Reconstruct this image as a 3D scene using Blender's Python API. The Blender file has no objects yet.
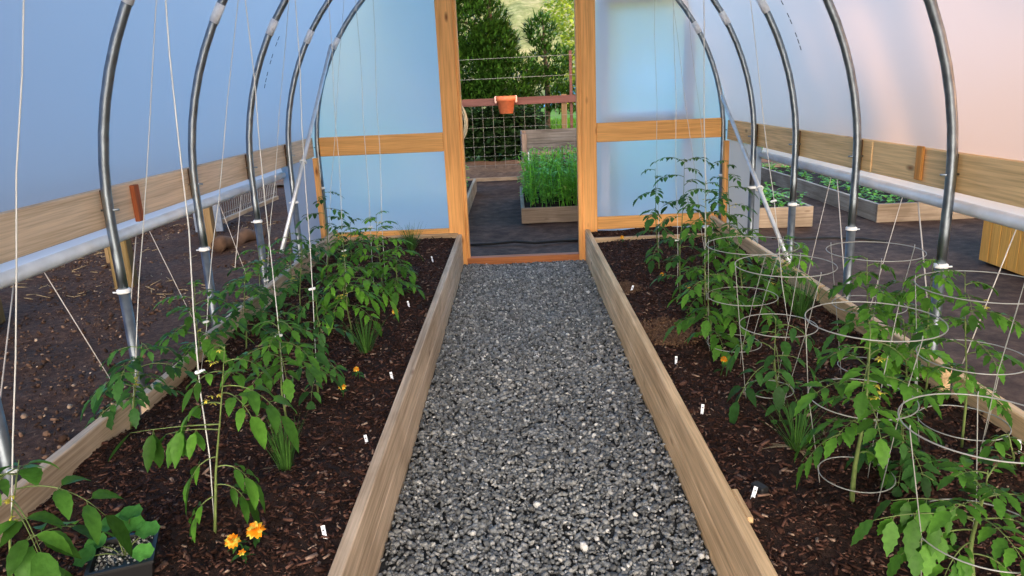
import bpy, math, random
import numpy as np
from mathutils import Vector, Matrix

SC = bpy.context.scene
COL = SC.collection
rnd = random.Random(7)
PI = math.pi

# ------------------------------------------------------------------ camera
F_PX, PITCH, YAW, ROLL = 725.79, 0.267548, -0.012905, 0.043969
CAMZ = 1.5
_f = Vector((math.sin(YAW) * math.cos(PITCH), math.cos(YAW) * math.cos(PITCH), -math.sin(PITCH)))
_r = Vector((math.cos(YAW), -math.sin(YAW), 0))
_u = _r.cross(_f)
_R = _r * math.cos(ROLL) - _u * math.sin(ROLL)
_U = _u * math.cos(ROLL) + _r * math.sin(ROLL)
cam_d = bpy.data.cameras.new('camera')
cam = bpy.data.objects.new('camera', cam_d)
COL.objects.link(cam)
m = Matrix.Identity(4)
for i in range(3):
    m[i][0], m[i][1], m[i][2] = _R[i], _U[i], -_f[i]
m[2][3] = CAMZ
cam.matrix_world = m
cam_d.sensor_width = 36.0
cam_d.lens = F_PX / 1024 * 36.0
cam_d.clip_start = 0.05
cam_d.clip_end = 500
SC.camera = cam


# helpers that turn a measured picture point into a point of the place
def ray(x, y):
    return _f + _R * ((x - 512) / F_PX) - _U * ((y - 288) / F_PX)


def gp(x, y, z=0.0):          # on the level z
    d = ray(x, y)
    return d * ((z - CAMZ) / d.z) + Vector((0, 0, CAMZ))


def yp(x, y, Y):              # on the cross plane Y
    d = ray(x, y)
    return d * (Y / d.y) + Vector((0, 0, CAMZ))


def xp(x, y, X):              # on the lengthwise plane X
    d = ray(x, y)
    return d * (X / d.x) + Vector((0, 0, CAMZ))


# ------------------------------------------------------------------ object helpers
def tag(o, label=None, cat=None, group=None, kind=None):
    if label: o['label'] = label
    if cat: o['category'] = cat
    if group: o['group'] = group
    if kind: o['kind'] = kind
    return o


def thing(name, label, cat, loc=(0, 0, 0), group=None):
    o = bpy.data.objects.new(name, None)
    o.empty_display_size = 0.1
    o.location = loc
    COL.objects.link(o)
    return tag(o, label, cat, group)


class MB:
    def __init__(s):
        s.v, s.f, s.m = [], [], []

    def add(s, vs, fs, mi=0):
        b = len(s.v)
        s.v.extend([tuple(p) for p in vs])
        for f in fs:
            s.f.append(tuple(b + i for i in f))
            s.m.append(mi)

    def box(s, c, size, rot=None, mi=0, bev=0.0):
        hx, hy, hz = size[0] / 2, size[1] / 2, size[2] / 2
        c = Vector(c)
        if bev <= 0:
            P = [(x, y, z) for x in (-hx, hx) for y in (-hy, hy) for z in (-hz, hz)]
            Fs = [(0, 1, 3, 2), (4, 6, 7, 5), (0, 4, 5, 1), (2, 3, 7, 6), (0, 2, 6, 4), (1, 5, 7, 3)]
        else:
            b = min(bev, hx * .9, hy * .9, hz * .9)
            P, idx = [], {}
            for sx in (-1, 1):
                for sy in (-1, 1):
                    for sz in (-1, 1):
                        for ax in range(3):
                            q = [sx * (hx - b), sy * (hy - b), sz * (hz - b)]
                            q[ax] += (sx, sy, sz)[ax] * b
                            idx[(sx, sy, sz, ax)] = len(P)
                            P.append(tuple(q))
            Fs = []
            for ax in range(3):
                a1, a2 = [k for k in range(3) if k != ax]
                for sg in (-1, 1):
                    loop = []
                    for (p, q) in ((-1, -1), (1, -1), (1, 1), (-1, 1)):
                        k = [0, 0, 0]; k[ax] = sg; k[a1] = p; k[a2] = q
                        loop.append(idx[(k[0], k[1], k[2], ax)])
                    nat = 1 if (ax != 1) else -1
                    if sg * nat < 0: loop.reverse()
                    Fs.append(tuple(loop))
                # edges along axis ax
                for p in (-1, 1):
                    for q in (-1, 1):
                        def kk(sg, face):
                            k = [0, 0, 0]; k[ax] = sg; k[a1] = p; k[a2] = q
                            return idx[(k[0], k[1], k[2], face)]
                        loop = [kk(-1, a1), kk(1, a1), kk(1, a2), kk(-1, a2)]
                        A, B, Cc = Vector(P[loop[0]]), Vector(P[loop[1]]), Vector(P[loop[2]])
                        n = (B - A).cross(Cc - B)
                        if n.dot(A + Cc) < 0: loop.reverse()
                        Fs.append(tuple(loop))
            for sx in (-1, 1):
                for sy in (-1, 1):
                    for sz in (-1, 1):
                        loop = [idx[(sx, sy, sz, a)] for a in range(3)]
                        if sx * sy * sz < 0: loop.reverse()
                        Fs.append(tuple(loop))
        if rot is not None:
            P = [rot @ Vector(p) for p in P]
        s.add([Vector(p) + c for p in P], Fs, mi)

    def beam(s, a, b, w, h, up=(0, 0, 1), mi=0, bev=0.0):
        a, b = Vector(a), Vector(b)
        d = b - a
        y = d.normalized()
        x = y.cross(Vector(up))
        if x.length < 1e-4: x = Vector((1, 0, 0))
        x.normalize()
        z = x.cross(y)
        R = Matrix((x, y, z)).transposed()
        s.box((a + b) / 2, (w, d.length, h), R, mi, bev)

    def tube(s, pts, r, n=8, mi=0, caps=True):
        pts = [Vector(p) for p in pts]
        N = len(pts)
        rs = r if isinstance(r, (list, tuple)) else [r] * N
        t0 = (pts[1] - pts[0]).normalized()
        ref = Vector((0, 0, 1)) if abs(t0.z) < .9 else Vector((1, 0, 0))
        u = t0.cross(ref).normalized()
        vs = []
        for i, p in enumerate(pts):
            t = (pts[min(i + 1, N - 1)] - pts[max(i - 1, 0)])
            if t.length < 1e-9: t = t0.copy()
            t.normalize()
            u = (u - t * u.dot(t))
            if u.length < 1e-6: u = t.orthogonal()
            u.normalize()
            w = t.cross(u)
            for k in range(n):
                a = 2 * PI * k / n
                vs.append(p + (u * math.cos(a) + w * math.sin(a)) * rs[i])
        fs = []
        for i in range(N - 1):
            for k in range(n):
                k2 = (k + 1) % n
                fs.append((i * n + k, i * n + k2, (i + 1) * n + k2, (i + 1) * n + k))
        if caps and n > 2:
            fs.append(tuple(reversed(range(n))))
            fs.append(tuple((N - 1) * n + k for k in range(n)))
        s.add(vs, fs, mi)

    def ring(s, c, R, r, n=40, k=6, axis=None, mi=0):
        c = Vector(c)
        vs, fs = [], []
        for i in range(n):
            a = 2 * PI * i / n
            d = Vector((math.cos(a), math.sin(a), 0))
            for j in range(k):
                b = 2 * PI * j / k
                q = d * (R + r * math.cos(b)) + Vector((0, 0, r * math.sin(b)))
                if axis is not None: q = axis @ q
                vs.append(c + q)
        for i in range(n):
            for j in range(k):
                i2, j2 = (i + 1) % n, (j + 1) % k
                fs.append((i * k + j, i2 * k + j, i2 * k + j2, i * k + j2))
        s.add(vs, fs, mi)

    def lathe(s, c, prof, n=20, mi=0, axis=None, close=True):
        c = Vector(c)
        vs, fs = [], []
        for (r, z) in prof:
            for i in range(n):
                a = 2 * PI * i / n
                q = Vector((r * math.cos(a), r * math.sin(a), z))
                if axis is not None: q = axis @ q
                vs.append(c + q)
        for j in range(len(prof) - 1):
            for i in range(n):
                i2 = (i + 1) % n
                fs.append((j * n + i, j * n + i2, (j + 1) * n + i2, (j + 1) * n + i))
        if close:
            fs.append(tuple(reversed(range(n))))
            fs.append(tuple((len(prof) - 1) * n + i for i in range(n)))
        s.add(vs, fs, mi)

    def blade(s, p, d, L, w, droop=.6, n=4, mi=0):
        """a strap leaf: grass, onion, needle spray"""
        p, d = Vector(p), Vector(d).normalized()
        side = d.cross(Vector((0, 0, 1)))
        if side.length < 1e-3: side = Vector((1, 0, 0))
        side.normalize()
        vs, fs = [], []
        q = p.copy(); dd = d.copy()
        for i in range(n + 1):
            t = i / n
            ww = w * (1 - t) ** .6 if i < n else w * .05
            vs += [q - side * ww / 2, q + side * ww / 2]
            dd = (dd + Vector((0, 0, -droop / n))).normalized()
            q = q + dd * L / n
        for i in range(n):
            fs.append((2 * i, 2 * i + 1, 2 * i + 3, 2 * i + 2))
        s.add(vs, fs, mi)

    def leaflet(s, o, d, nrm, L, W, droop=.5, lobes=3, fold=.25, n=9, mi=0):
        o, d, nrm = Vector(o), Vector(d).normalized(), Vector(nrm).normalized()
        side = d.cross(nrm)
        if side.length < 1e-4: side = d.orthogonal()
        side.normalize()
        vs, fs = [], []
        q, dd = o.copy(), d.copy()
        for i in range(n + 1):
            t = i / n
            w = W * .5 * math.sin(PI * min(1, t ** .72)) ** .85 if 0 < t < 1 else W * .02
            if lobes and 0 < i < n:
                w *= ((1.13, .86) if lobes > 1 else (1.06, .95))[0 if i % 2 else 1]
            up = side.cross(dd).normalized()
            lag = dd * (L / n * (.22 if (lobes > 1 and i % 2) else 0))
            e = up * (w * fold)
            vs += [q - side * w + e + lag, q, q + side * w + e + lag]
            dd = (dd + Vector((0, 0, -droop / n))).normalized()
            q = q + dd * (L / n)
        for i in range(n):
            a = 3 * i
            fs += [(a, a + 1, a + 4, a + 3), (a + 1, a + 2, a + 5, a + 4)]
        s.add(vs, fs, mi)

    def build(s, name, mats, parent=None, smooth=True, loc=None):
        me = bpy.data.meshes.new(name)
        v = s.v
        org = Vector((0, 0, 0))
        if loc is not None:
            org = Vector(loc)
            v = [(a - org.x, b - org.y, c - org.z) for a, b, c in v]
        elif parent is not None:
            pl = root_loc(parent)
            v = [(a - pl.x, b - pl.y, c - pl.z) for a, b, c in v]
        me.from_pydata(v, [], s.f)
        if not isinstance(mats, (list, tuple)): mats = [mats]
        for mt in mats: me.materials.append(mt)
        me.polygons.foreach_set('material_index', s.m)
        if smooth: me.polygons.foreach_set('use_smooth', [True] * len(s.f))
        me.update()
        o = bpy.data.objects.new(name, me)
        COL.objects.link(o)
        if loc is not None and parent is None: o.location = org
        if parent is not None: o.parent = parent
        return o


def root_loc(o):
    l = Vector((0, 0, 0))
    while o is not None:
        l += o.location
        o = o.parent
    return l


# ------------------------------------------------------------------ materials
def newmat(name):
    mt = bpy.data.materials.new(name)
    mt.use_nodes = True
    nt = mt.node_tree
    nt.nodes.clear()
    out = nt.nodes.new('ShaderNodeOutputMaterial')
    return mt, nt, out


def nd(nt, typ, **kw):
    n = nt.nodes.new(typ)
    for k, v in kw.items():
        if k.startswith('i_'):
            n.inputs[k[2:].replace('_', ' ')].default_value = v
        else:
            setattr(n, k, v)
    return n


def rgba(c): return (c[0], c[1], c[2], 1)


def ramp(nt, stops, fac=None):
    r = nt.nodes.new('ShaderNodeValToRGB')
    e = r.color_ramp.elements
    while len(e) < len(stops): e.new(.5)
    for k, (p, c) in enumerate(stops):
        e[k].position = p
        e[k].color = rgba(c)
    if fac is not None: nt.links.new(fac, r.inputs[0])
    return r


def plain(name, col, rough=.6, metal=0.0, var=.0, scale=20, bump=0.0, spec=.4):
    mt, nt, out = newmat(name)
    b = nd(nt, 'ShaderNodeBsdfPrincipled')
    b.inputs['Roughness'].default_value = rough
    b.inputs['Metallic'].default_value = metal
    b.inputs['Specular IOR Level'].default_value = spec
    tc = nd(nt, 'ShaderNodeTexCoord')
    no = nd(nt, 'ShaderNodeTexNoise')
    no.inputs['Scale'].default_value = scale
    no.inputs['Detail'].default_value = 5
    nt.links.new(tc.outputs['Object'], no.inputs['Vector'])
    lo = [max(0, c * (1 - var)) for c in col]
    hi = [c * (1 + var) for c in col]
    r = ramp(nt, [(.3, lo), (.7, hi)], no.outputs['Fac'])
    nt.links.new(r.outputs[0], b.inputs['Base Color'])
    if bump:
        bp = nd(nt, 'ShaderNodeBump')
        bp.inputs['Strength'].default_value = bump
        bp.inputs['Distance'].default_value = .01
        nt.links.new(no.outputs['Fac'], bp.inputs['Height'])
        nt.links.new(bp.outputs[0], b.inputs['Normal'])
    nt.links.new(b.outputs[0], out.inputs[0])
    return mt


def wood(name, col, axis='Y', dark=.55, knots=True, rough=.65, grain=1.0, stain=0.0):
    """sawn lumber, grain along an axis"""
    mt, nt, out = newmat(name)
    b = nd(nt, 'ShaderNodeBsdfPrincipled')
    b.inputs['Roughness'].default_value = rough
    b.inputs['Specular IOR Level'].default_value = .25
    tc = nd(nt, 'ShaderNodeTexCoord')
    mp = nd(nt, 'ShaderNodeMapping')
    sc = {'X': (.8, 20, 20), 'Y': (20, .8, 20), 'Z': (20, 20, .8)}[axis]
    mp.inputs['Scale'].default_value = sc
    nt.links.new(tc.outputs['Object'], mp.inputs['Vector'])
    n1 = nd(nt, 'ShaderNodeTexNoise')
    n1.inputs['Scale'].default_value = 1.6
    n1.inputs['Detail'].default_value = 6
    n1.inputs['Distortion'].default_value = .7
    nt.links.new(mp.outputs[0], n1.inputs['Vector'])
    mp3 = nd(nt, 'ShaderNodeMapping')
    mp3.inputs['Scale'].default_value = tuple(v * 5 if v > 1 else v * 3 for v in sc)
    nt.links.new(tc.outputs['Object'], mp3.inputs['Vector'])
    n3 = nd(nt, 'ShaderNodeTexNoise')
    n3.inputs['Scale'].default_value = 1.5
    n3.inputs['Detail'].default_value = 4
    nt.links.new(mp3.outputs[0], n3.inputs['Vector'])
    d1 = [c * dark * k for c, k in zip(col, (1, .93, .85))]
    r1 = ramp(nt, [(.25, d1), (.5, col), (.8, [min(1, c * 1.18) for c in col])], n1.outputs['Fac'])
    r3 = ramp(nt, [(.3, (.72, .7, .68)), (.6, (1.05, 1.05, 1.05))], n3.outputs['Fac'])
    mx = nd(nt, 'ShaderNodeMix', data_type='RGBA', blend_type='MULTIPLY')
    mx.inputs[0].default_value = grain
    nt.links.new(r1.outputs[0], mx.inputs[6])
    nt.links.new(r3.outputs[0], mx.inputs[7])
    last = mx.outputs[2]
    if knots:
        mp2 = nd(nt, 'ShaderNodeMapping')
        mp2.inputs['Scale'].default_value = {'X': (2.6, 7, 7), 'Y': (7, 2.6, 7), 'Z': (7, 7, 2.6)}[axis]
        nt.links.new(tc.outputs['Object'], mp2.inputs['Vector'])
        vo = nd(nt, 'ShaderNodeTexVoronoi')
        vo.inputs['Scale'].default_value = 1.0
        nt.links.new(mp2.outputs[0], vo.inputs['Vector'])
        rk = ramp(nt, [(.03, (1, 1, 1)), (.13, (0, 0, 0))], vo.outputs['Distance'])
        mk = nd(nt, 'ShaderNodeMix', data_type='RGBA')
        nt.links.new(rk.outputs[0], mk.inputs[0])
        nt.links.new(last, mk.inputs[6])
        mk.inputs[7].default_value = rgba([col[0] * .3, col[1] * .2, col[2] * .15])
        last = mk.outputs[2]
    if stain:
        n2 = nd(nt, 'ShaderNodeTexNoise')
        n2.inputs['Scale'].default_value = 2.4
        n2.inputs['Detail'].default_value = 7
        nt.links.new(tc.outputs['Object'], n2.inputs['Vector'])
        rs = ramp(nt, [(.42, (1 - stain, (1 - stain) * .97, (1 - stain) * .93)), (.6, (1, 1, 1))], n2.outputs['Fac'])
        ms = nd(nt, 'ShaderNodeMix', data_type='RGBA', blend_type='MULTIPLY')
        ms.inputs[0].default_value = 1
        nt.links.new(last, ms.inputs[6])
        nt.links.new(rs.outputs[0], ms.inputs[7])
        last = ms.outputs[2]
    nt.links.new(last, b.inputs['Base Color'])
    bp = nd(nt, 'ShaderNodeBump')
    bp.inputs['Strength'].default_value = .25
    bp.inputs['Distance'].default_value = .004
    nt.links.new(n3.outputs['Fac'], bp.inputs['Height'])
    nt.links.new(bp.outputs[0], b.inputs['Normal'])
    nt.links.new(b.outputs[0], out.inputs[0])
    return mt


def leafmat(name, col, var=.45, trans=.35, rough=.45):
    mt, nt, out = newmat(name)
    ge = nd(nt, 'ShaderNodeNewGeometry')
    lo = [c * (1 - var) for c in col]
    hi = [col[0] * (1 + var * 1.3), col[1] * (1 + var), col[2] * (1 + var * .6)]
    r = ramp(nt, [(0, lo), (.5, col), (1, hi)], ge.outputs['Random Per Island'])
    tc = nd(nt, 'ShaderNodeTexCoord')
    no = nd(nt, 'ShaderNodeTexNoise')
    no.inputs['Scale'].default_value = 60
    nt.links.new(tc.outputs['Object'], no.inputs['Vector'])
    r2 = ramp(nt, [(.3, (.75, .78, .75)), (.7, (1.1, 1.1, 1.1))], no.outputs['Fac'])
    mx = nd(nt, 'ShaderNodeMix', data_type='RGBA', blend_type='MULTIPLY')
    mx.inputs[0].default_value = 1
    nt.links.new(r.outputs[0], mx.inputs[6])
    nt.links.new(r2.outputs[0], mx.inputs[7])
    b = nd(nt, 'ShaderNodeBsdfPrincipled')
    b.inputs['Roughness'].default_value = rough
    b.inputs['Specular IOR Level'].default_value = .14
    nt.links.new(mx.outputs[2], b.inputs['Base Color'])
    bp = nd(nt, 'ShaderNodeBump')
    bp.inputs['Strength'].default_value = .45
    bp.inputs['Distance'].default_value = .006
    nt.links.new(no.outputs['Fac'], bp.inputs['Height'])
    nt.links.new(bp.outputs[0], b.inputs['Normal'])
    t = nd(nt, 'ShaderNodeBsdfTranslucent')
    hs = nd(nt, 'ShaderNodeHueSaturation')
    hs.inputs['Value'].default_value = 1.5
    nt.links.new(mx.outputs[2], hs.inputs['Color'])
    nt.links.new(hs.outputs[0], t.inputs['Color'])
    ms = nd(nt, 'ShaderNodeMixShader')
    ms.inputs[0].default_value = trans
    nt.links.new(b.outputs[0], ms.inputs[1])
    nt.links.new(t.outputs[0], ms.inputs[2])
    nt.links.new(ms.outputs[0], out.inputs[0])
    return mt


def islandmat(name, stops, rough=.8, bump=0.0, spec=.3):
    """colour differs from piece to piece of a loose mass"""
    mt, nt, out = newmat(name)
    ge = nd(nt, 'ShaderNodeNewGeometry')
    r = ramp(nt, stops, ge.outputs['Random Per Island'])
    b = nd(nt, 'ShaderNodeBsdfPrincipled')
    b.inputs['Roughness'].default_value = rough
    b.inputs['Specular IOR Level'].default_value = spec
    tc = nd(nt, 'ShaderNodeTexCoord')
    no = nd(nt, 'ShaderNodeTexNoise')
    no.inputs['Scale'].default_value = 120
    no.inputs['Detail'].default_value = 3
    nt.links.new(tc.outputs['Object'], no.inputs['Vector'])
    r2 = ramp(nt, [(.3, (.7, .7, .7)), (.7, (1.15, 1.15, 1.15))], no.outputs['Fac'])
    mx = nd(nt, 'ShaderNodeMix', data_type='RGBA', blend_type='MULTIPLY')
    mx.inputs[0].default_value = 1
    nt.links.new(r.outputs[0], mx.inputs[6])
    nt.links.new(r2.outputs[0], mx.inputs[7])
    nt.links.new(mx.outputs[2], b.inputs['Base Color'])
    nt.links.new(b.outputs[0], out.inputs[0])
    return mt


def groundmat(name, stops, scale=8, bump=.6, rough=.9, patches=None):
    mt, nt, out = newmat(name)
    b = nd(nt, 'ShaderNodeBsdfPrincipled')
    b.inputs['Roughness'].default_value = rough
    b.inputs['Specular IOR Level'].default_value = .15
    tc = nd(nt, 'ShaderNodeTexCoord')
    n1 = nd(nt, 'ShaderNodeTexNoise')
    n1.inputs['Scale'].default_value = scale
    n1.inputs['Detail'].default_value = 12
    n1.inputs['Roughness'].default_value = .72
    nt.links.new(tc.outputs['Object'], n1.inputs['Vector'])
    n2 = nd(nt, 'ShaderNodeTexNoise')
    n2.inputs['Scale'].default_value = 1.3
    n2.inputs['Detail'].default_value = 4
    nt.links.new(tc.outputs['Object'], n2.inputs['Vector'])
    r = ramp(nt, stops, n1.outputs['Fac'])
    r2 = ramp(nt, [(.3, (.75, .75, .75)), (.7, (1.15, 1.15, 1.15))], n2.outputs['Fac'])
    mx = nd(nt, 'ShaderNodeMix', data_type='RGBA', blend_type='MULTIPLY')
    mx.inputs[0].default_value = 1
    nt.links.new(r.outputs[0], mx.inputs[6])
    nt.links.new(r2.outputs[0], mx.inputs[7])
    nt.links.new(mx.outputs[2], b.inputs['Base Color'])
    bp = nd(nt, 'ShaderNodeBump')
    bp.inputs['Strength'].default_value = bump
    bp.inputs['Distance'].default_value = .02
    nt.links.new(n1.outputs['Fac'], bp.inputs['Height'])
    nt.links.new(bp.outputs[0], b.inputs['Normal'])
    nt.links.new(b.outputs[0], out.inputs[0])
    return mt


def filmmat(name, tint=(.86, .89, .92), clear=.08, back=.08):
    """woven-free greenhouse polythene: scatters most of what comes through, a little gloss"""
    mt, nt, out = newmat(name)
    t = nd(nt, 'ShaderNodeBsdfTranslucent')
    t.inputs['Color'].default_value = rgba(tint)
    rf = nd(nt, 'ShaderNodeBsdfRefraction')
    rf.inputs['Color'].default_value = rgba((.95, .96, .97))
    rf.inputs['IOR'].default_value = 1.18
    rf.inputs['Roughness'].default_value = .62
    ms = nd(nt, 'ShaderNodeMixShader')
    ms.inputs[0].default_value = clear
    nt.links.new(t.outputs[0], ms.inputs[1])
    nt.links.new(rf.outputs[0], ms.inputs[2])
    g = nd(nt, 'ShaderNodeBsdfGlossy')
    g.inputs['Roughness'].default_value = .35
    g.inputs['Color'].default_value = (.9, .9, .9, 1)
    di = nd(nt, 'ShaderNodeBsdfDiffuse')
    di.inputs['Color'].default_value = (.8, .82, .85, 1)
    mr = nd(nt, 'ShaderNodeMixShader')
    mr.inputs[0].default_value = .4
    nt.links.new(di.outputs[0], mr.inputs[1])
    nt.links.new(g.outputs[0], mr.inputs[2])
    tc = nd(nt, 'ShaderNodeTexCoord')
    n2 = nd(nt, 'ShaderNodeTexNoise')
    n2.inputs['Scale'].default_value = 1.1
    n2.inputs['Detail'].default_value = 2
    nt.links.new(tc.outputs['Object'], n2.inputs['Vector'])
    bp = nd(nt, 'ShaderNodeBump')
    bp.inputs['Strength'].default_value = .35
    bp.inputs['Distance'].default_value = .12
    nt.links.new(n2.outputs['Fac'], bp.inputs['Height'])
    for s_ in (g, rf): nt.links.new(bp.outputs[0], s_.inputs['Normal'])
    m2 = nd(nt, 'ShaderNodeMixShader')
    m2.inputs[0].default_value = back
    nt.links.new(ms.outputs[0], m2.inputs[1])
    nt.links.new(mr.outputs[0], m2.inputs[2])
    nt.links.new(m2.outputs[0], out.inputs[0])
    return mt


M = {}
M['film'] = filmmat('greenhouse_film', (.42, .455, .50))
M['film_flap'] = filmmat('curtain_film', (.85, .88, .9))
M['film_end'] = filmmat('end_wall_film', clear=.35)
M['steel'] = plain('galvanised_steel', (.29, .335, .375), rough=.38, metal=1, var=.25, scale=18)
M['post_steel'] = plain('ground_post_steel', (.13, .15, .17), rough=.42, metal=.75, var=.35, scale=14)
M['brace_steel'] = plain('bright_galvanised_steel', (.66, .69, .72), rough=.5, metal=.6, var=.12)
M['white_metal'] = plain('white_clamp', (.75, .76, .76), rough=.4, var=.05)
M['tape'] = plain('silver_tape', (.78, .8, .82), rough=.35, var=.08, scale=60)
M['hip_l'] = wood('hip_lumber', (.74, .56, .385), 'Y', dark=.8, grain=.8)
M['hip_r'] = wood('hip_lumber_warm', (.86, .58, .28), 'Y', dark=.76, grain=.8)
M['frame_z'] = wood('frame_lumber_upright', (.85, .41, .13), 'Z', dark=.72, grain=.7)
M['frame_x'] = wood('frame_lumber_level', (.78, .40, .13), 'X', dark=.76, grain=.7)
M['sill'] = wood('sill_lumber', (.45, .16, .055), 'X', dark=.7)
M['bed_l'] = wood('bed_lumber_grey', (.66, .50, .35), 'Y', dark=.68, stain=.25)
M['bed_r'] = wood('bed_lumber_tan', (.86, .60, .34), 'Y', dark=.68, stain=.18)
M['bed_x'] = wood('bed_lumber_cross', (.58, .41, .25), 'X', dark=.7, stain=.2)
M['old_y'] = wood('weathered_board_long', (.44, .36, .27), 'Y', dark=.65, stain=.3)
M['old_x'] = wood('weathered_board_cross', (.38, .29, .21), 'X', dark=.65, stain=.3)
M['grey_wood'] = wood('grey_slat_wood', (.17, .155, .145), 'X', dark=.45, knots=False, stain=.3)
M['grey_post'] = wood('grey_post_wood', (.27, .2, .16), 'Z', dark=.6, knots=False, stain=.2)
M['cedar'] = wood('cedar_plank', (.95, .48, .10), 'Z', dark=.75, grain=.7, knots=False)
M['leaf_wood'] = wood('door_leaf_lumber', (.62, .54, .50), 'Z', dark=.8, knots=False)
M['rail'] = wood('fence_rail_wood', (.12, .048, .042), 'X', dark=.7, knots=False)
M['redblock'] = wood('red_cleat_wood', (.36, .1, .035), 'Z', dark=.7, knots=False)
M['orangeblock'] = wood('orange_cleat_wood', (.62, .28, .07), 'Z', dark=.7, knots=False)
M['stake'] = wood('stake_wood', (.19, .125, .06), 'Z', dark=.7, knots=False)
M['yellowpost'] = wood('yellow_post_wood', (.14, .095, .035), 'Z', dark=.6)
M['roll'] = plain('curtain_roll', (.80, .82, .84), rough=.3, var=.12, scale=9)
M['string'] = plain('white_twine', (.62, .62, .59), rough=.8, var=.05)
M['rope'] = plain('white_rope', (.5, .46, .42), rough=.8, var=.1)
M['wire'] = plain('galvanised_wire', (.36, .36, .33), rough=.5, metal=.3, var=.1)
M['fwire'] = plain('fence_wire', (.26, .26, .25), rough=.6, metal=.2, var=.1)
M['clip'] = plain('white_clip', (.82, .83, .82), rough=.4, var=.04)
M['tagw'] = plain('white_plastic_tag', (.8, .83, .88), rough=.4, var=.03)
M['ink'] = plain('dark_ink', (.05, .06, .08), rough=.6)
M['tomato'] = leafmat('tomato_leaf', (.072, .195, .026), var=.5)
M['tomato_d'] = leafmat('tomato_leaf_deep', (.048, .140, .032), var=.5)
M['tomato_b'] = leafmat('tomato_leaf_bright', (.105, .27, .028), var=.45)
M['stem'] = plain('tomato_stem', (.13, .18, .05), rough=.6, var=.3, scale=40)
M['onion'] = leafmat('onion_leaf', (.06, .15, .03), var=.5, trans=.2)
M['straw'] = plain('dry_leaf_straw', (.30, .22, .12), rough=.8, var=.2)
M['yellow'] = leafmat('yellow_petal', (.72, .62, .10), var=.2, trans=.25)
M['orange'] = leafmat('orange_petal', (.86, .30, .012), var=.3, trans=.25)
M['pot_black'] = plain('black_nursery_plastic', (.012, .012, .013), rough=.45)
M['perlite'] = islandmat('perlite_grain', [(0, (.05, .045, .04)), (.5, (.25, .24, .22)), (1, (.75, .74, .7))])
M['terracotta'] = plain('terracotta_plastic', (.52, .15, .065), rough=.6, var=.15)
M['pinkclip'] = plain('pale_pot_hanger', (.72, .45, .38), rough=.6, var=.1)
M['hose'] = plain('pale_green_hose', (.22, .23, .18), rough=.5, var=.15)
M['gravel'] = islandmat('gravel_stone', [(0, (.09, .094, .096)), (.35, (.17, .178, .18)), (.7, (.27, .278, .275)), (.94, (.40, .40, .385)), (1, (.75, .74, .70))], rough=.75)
M['gravelbase'] = groundmat('gravel_bed', [(.35, (.02, .021, .022)), (.65, (.09, .094, .096))], scale=40, bump=1)
M['chip'] = islandmat('bark_chip', [(0, (.014, .007, .005)), (.4, (.045, .019, .012)), (.75, (.092, .042, .030)), (.94, (.165, .084, .06)), (1, (.38, .27, .20))], rough=.85, spec=.15)
M['soil'] = groundmat('dark_bark_soil', [(.3, (.010, .007, .006)), (.5, (.038, .022, .017)), (.72, (.085, .045, .032))], scale=26, bump=1)
M['coir'] = islandmat('coir_fleck', [(0, (.10, .055, .033)), (.6, (.17, .095, .055)), (1, (.25, .15, .09))], rough=.9, spec=.1)
M['yard'] = groundmat('bare_yard_soil', [(.3, (.020, .009, .006)), (.5, (.064, .033, .022)), (.75, (.17, .095, .062))], scale=24, bump=.9)
M['clod'] = islandmat('soil_crumb', [(0, (.03, .017, .012)), (.6, (.075, .043, .03)), (.95, (.16, .098, .07)), (1, (.40, .30, .22))], rough=.9, spec=.1)
M['fabric'] = groundmat('weed_fabric', [(.3, (.040, .023, .017)), (.5, (.084, .052, .040)), (.75, (.19, .12, .085))], scale=7, bump=.3)
M['seam'] = plain('black_fabric_fold', (.006, .006, .007), rough=.7)
M['mulchout'] = groundmat('fence_mulch', [(.3, (.07, .045, .032)), (.5, (.17, .11, .075)), (.75, (.32, .22, .15))], scale=9, bump=.8)
M['grass'] = leafmat('lawn_blade', (.16, .42, .045), var=.35)
M['grassbase'] = groundmat('lawn_base', [(.3, (.08, .22, .03)), (.7, (.2, .46, .07))], scale=10)
M['pea'] = leafmat('pea_leaf', (.20, .50, .07), var=.4)
M['pea_y'] = leafmat('pea_leaf_yellow', (.28, .42, .05), var=.3)
M['needle'] = leafmat('conifer_needle', (.040, .115, .018), var=.7, trans=.15)
M['dark_needle'] = leafmat('hedge_leaf_dark', (.016, .04, .013), var=.6, trans=.15)
M['sunleaf'] = leafmat('yellow_green_leaf', (.42, .52, .09), var=.35, trans=.4)
M['bark'] = plain('tree_bark', (.06, .045, .035), rough=.9, var=.4, bump=.6)
M['hill'] = groundmat('far_hill_trees', [(.32, (.10, .15, .05)), (.5, (.26, .31, .14)), (.7, (.48, .48, .30))], scale=.7, bump=.4)
M['mesh_blue'] = plain('blue_grey_board', (.12, .15, .21), rough=.7, var=.2)
M['logwood'] = plain('old_log_wood', (.09, .05, .03), rough=.9, var=.5, scale=9, bump=.6)
M['lettuce'] = leafmat('seedling_round_leaf', (.07, .24, .05), var=.4)

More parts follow.
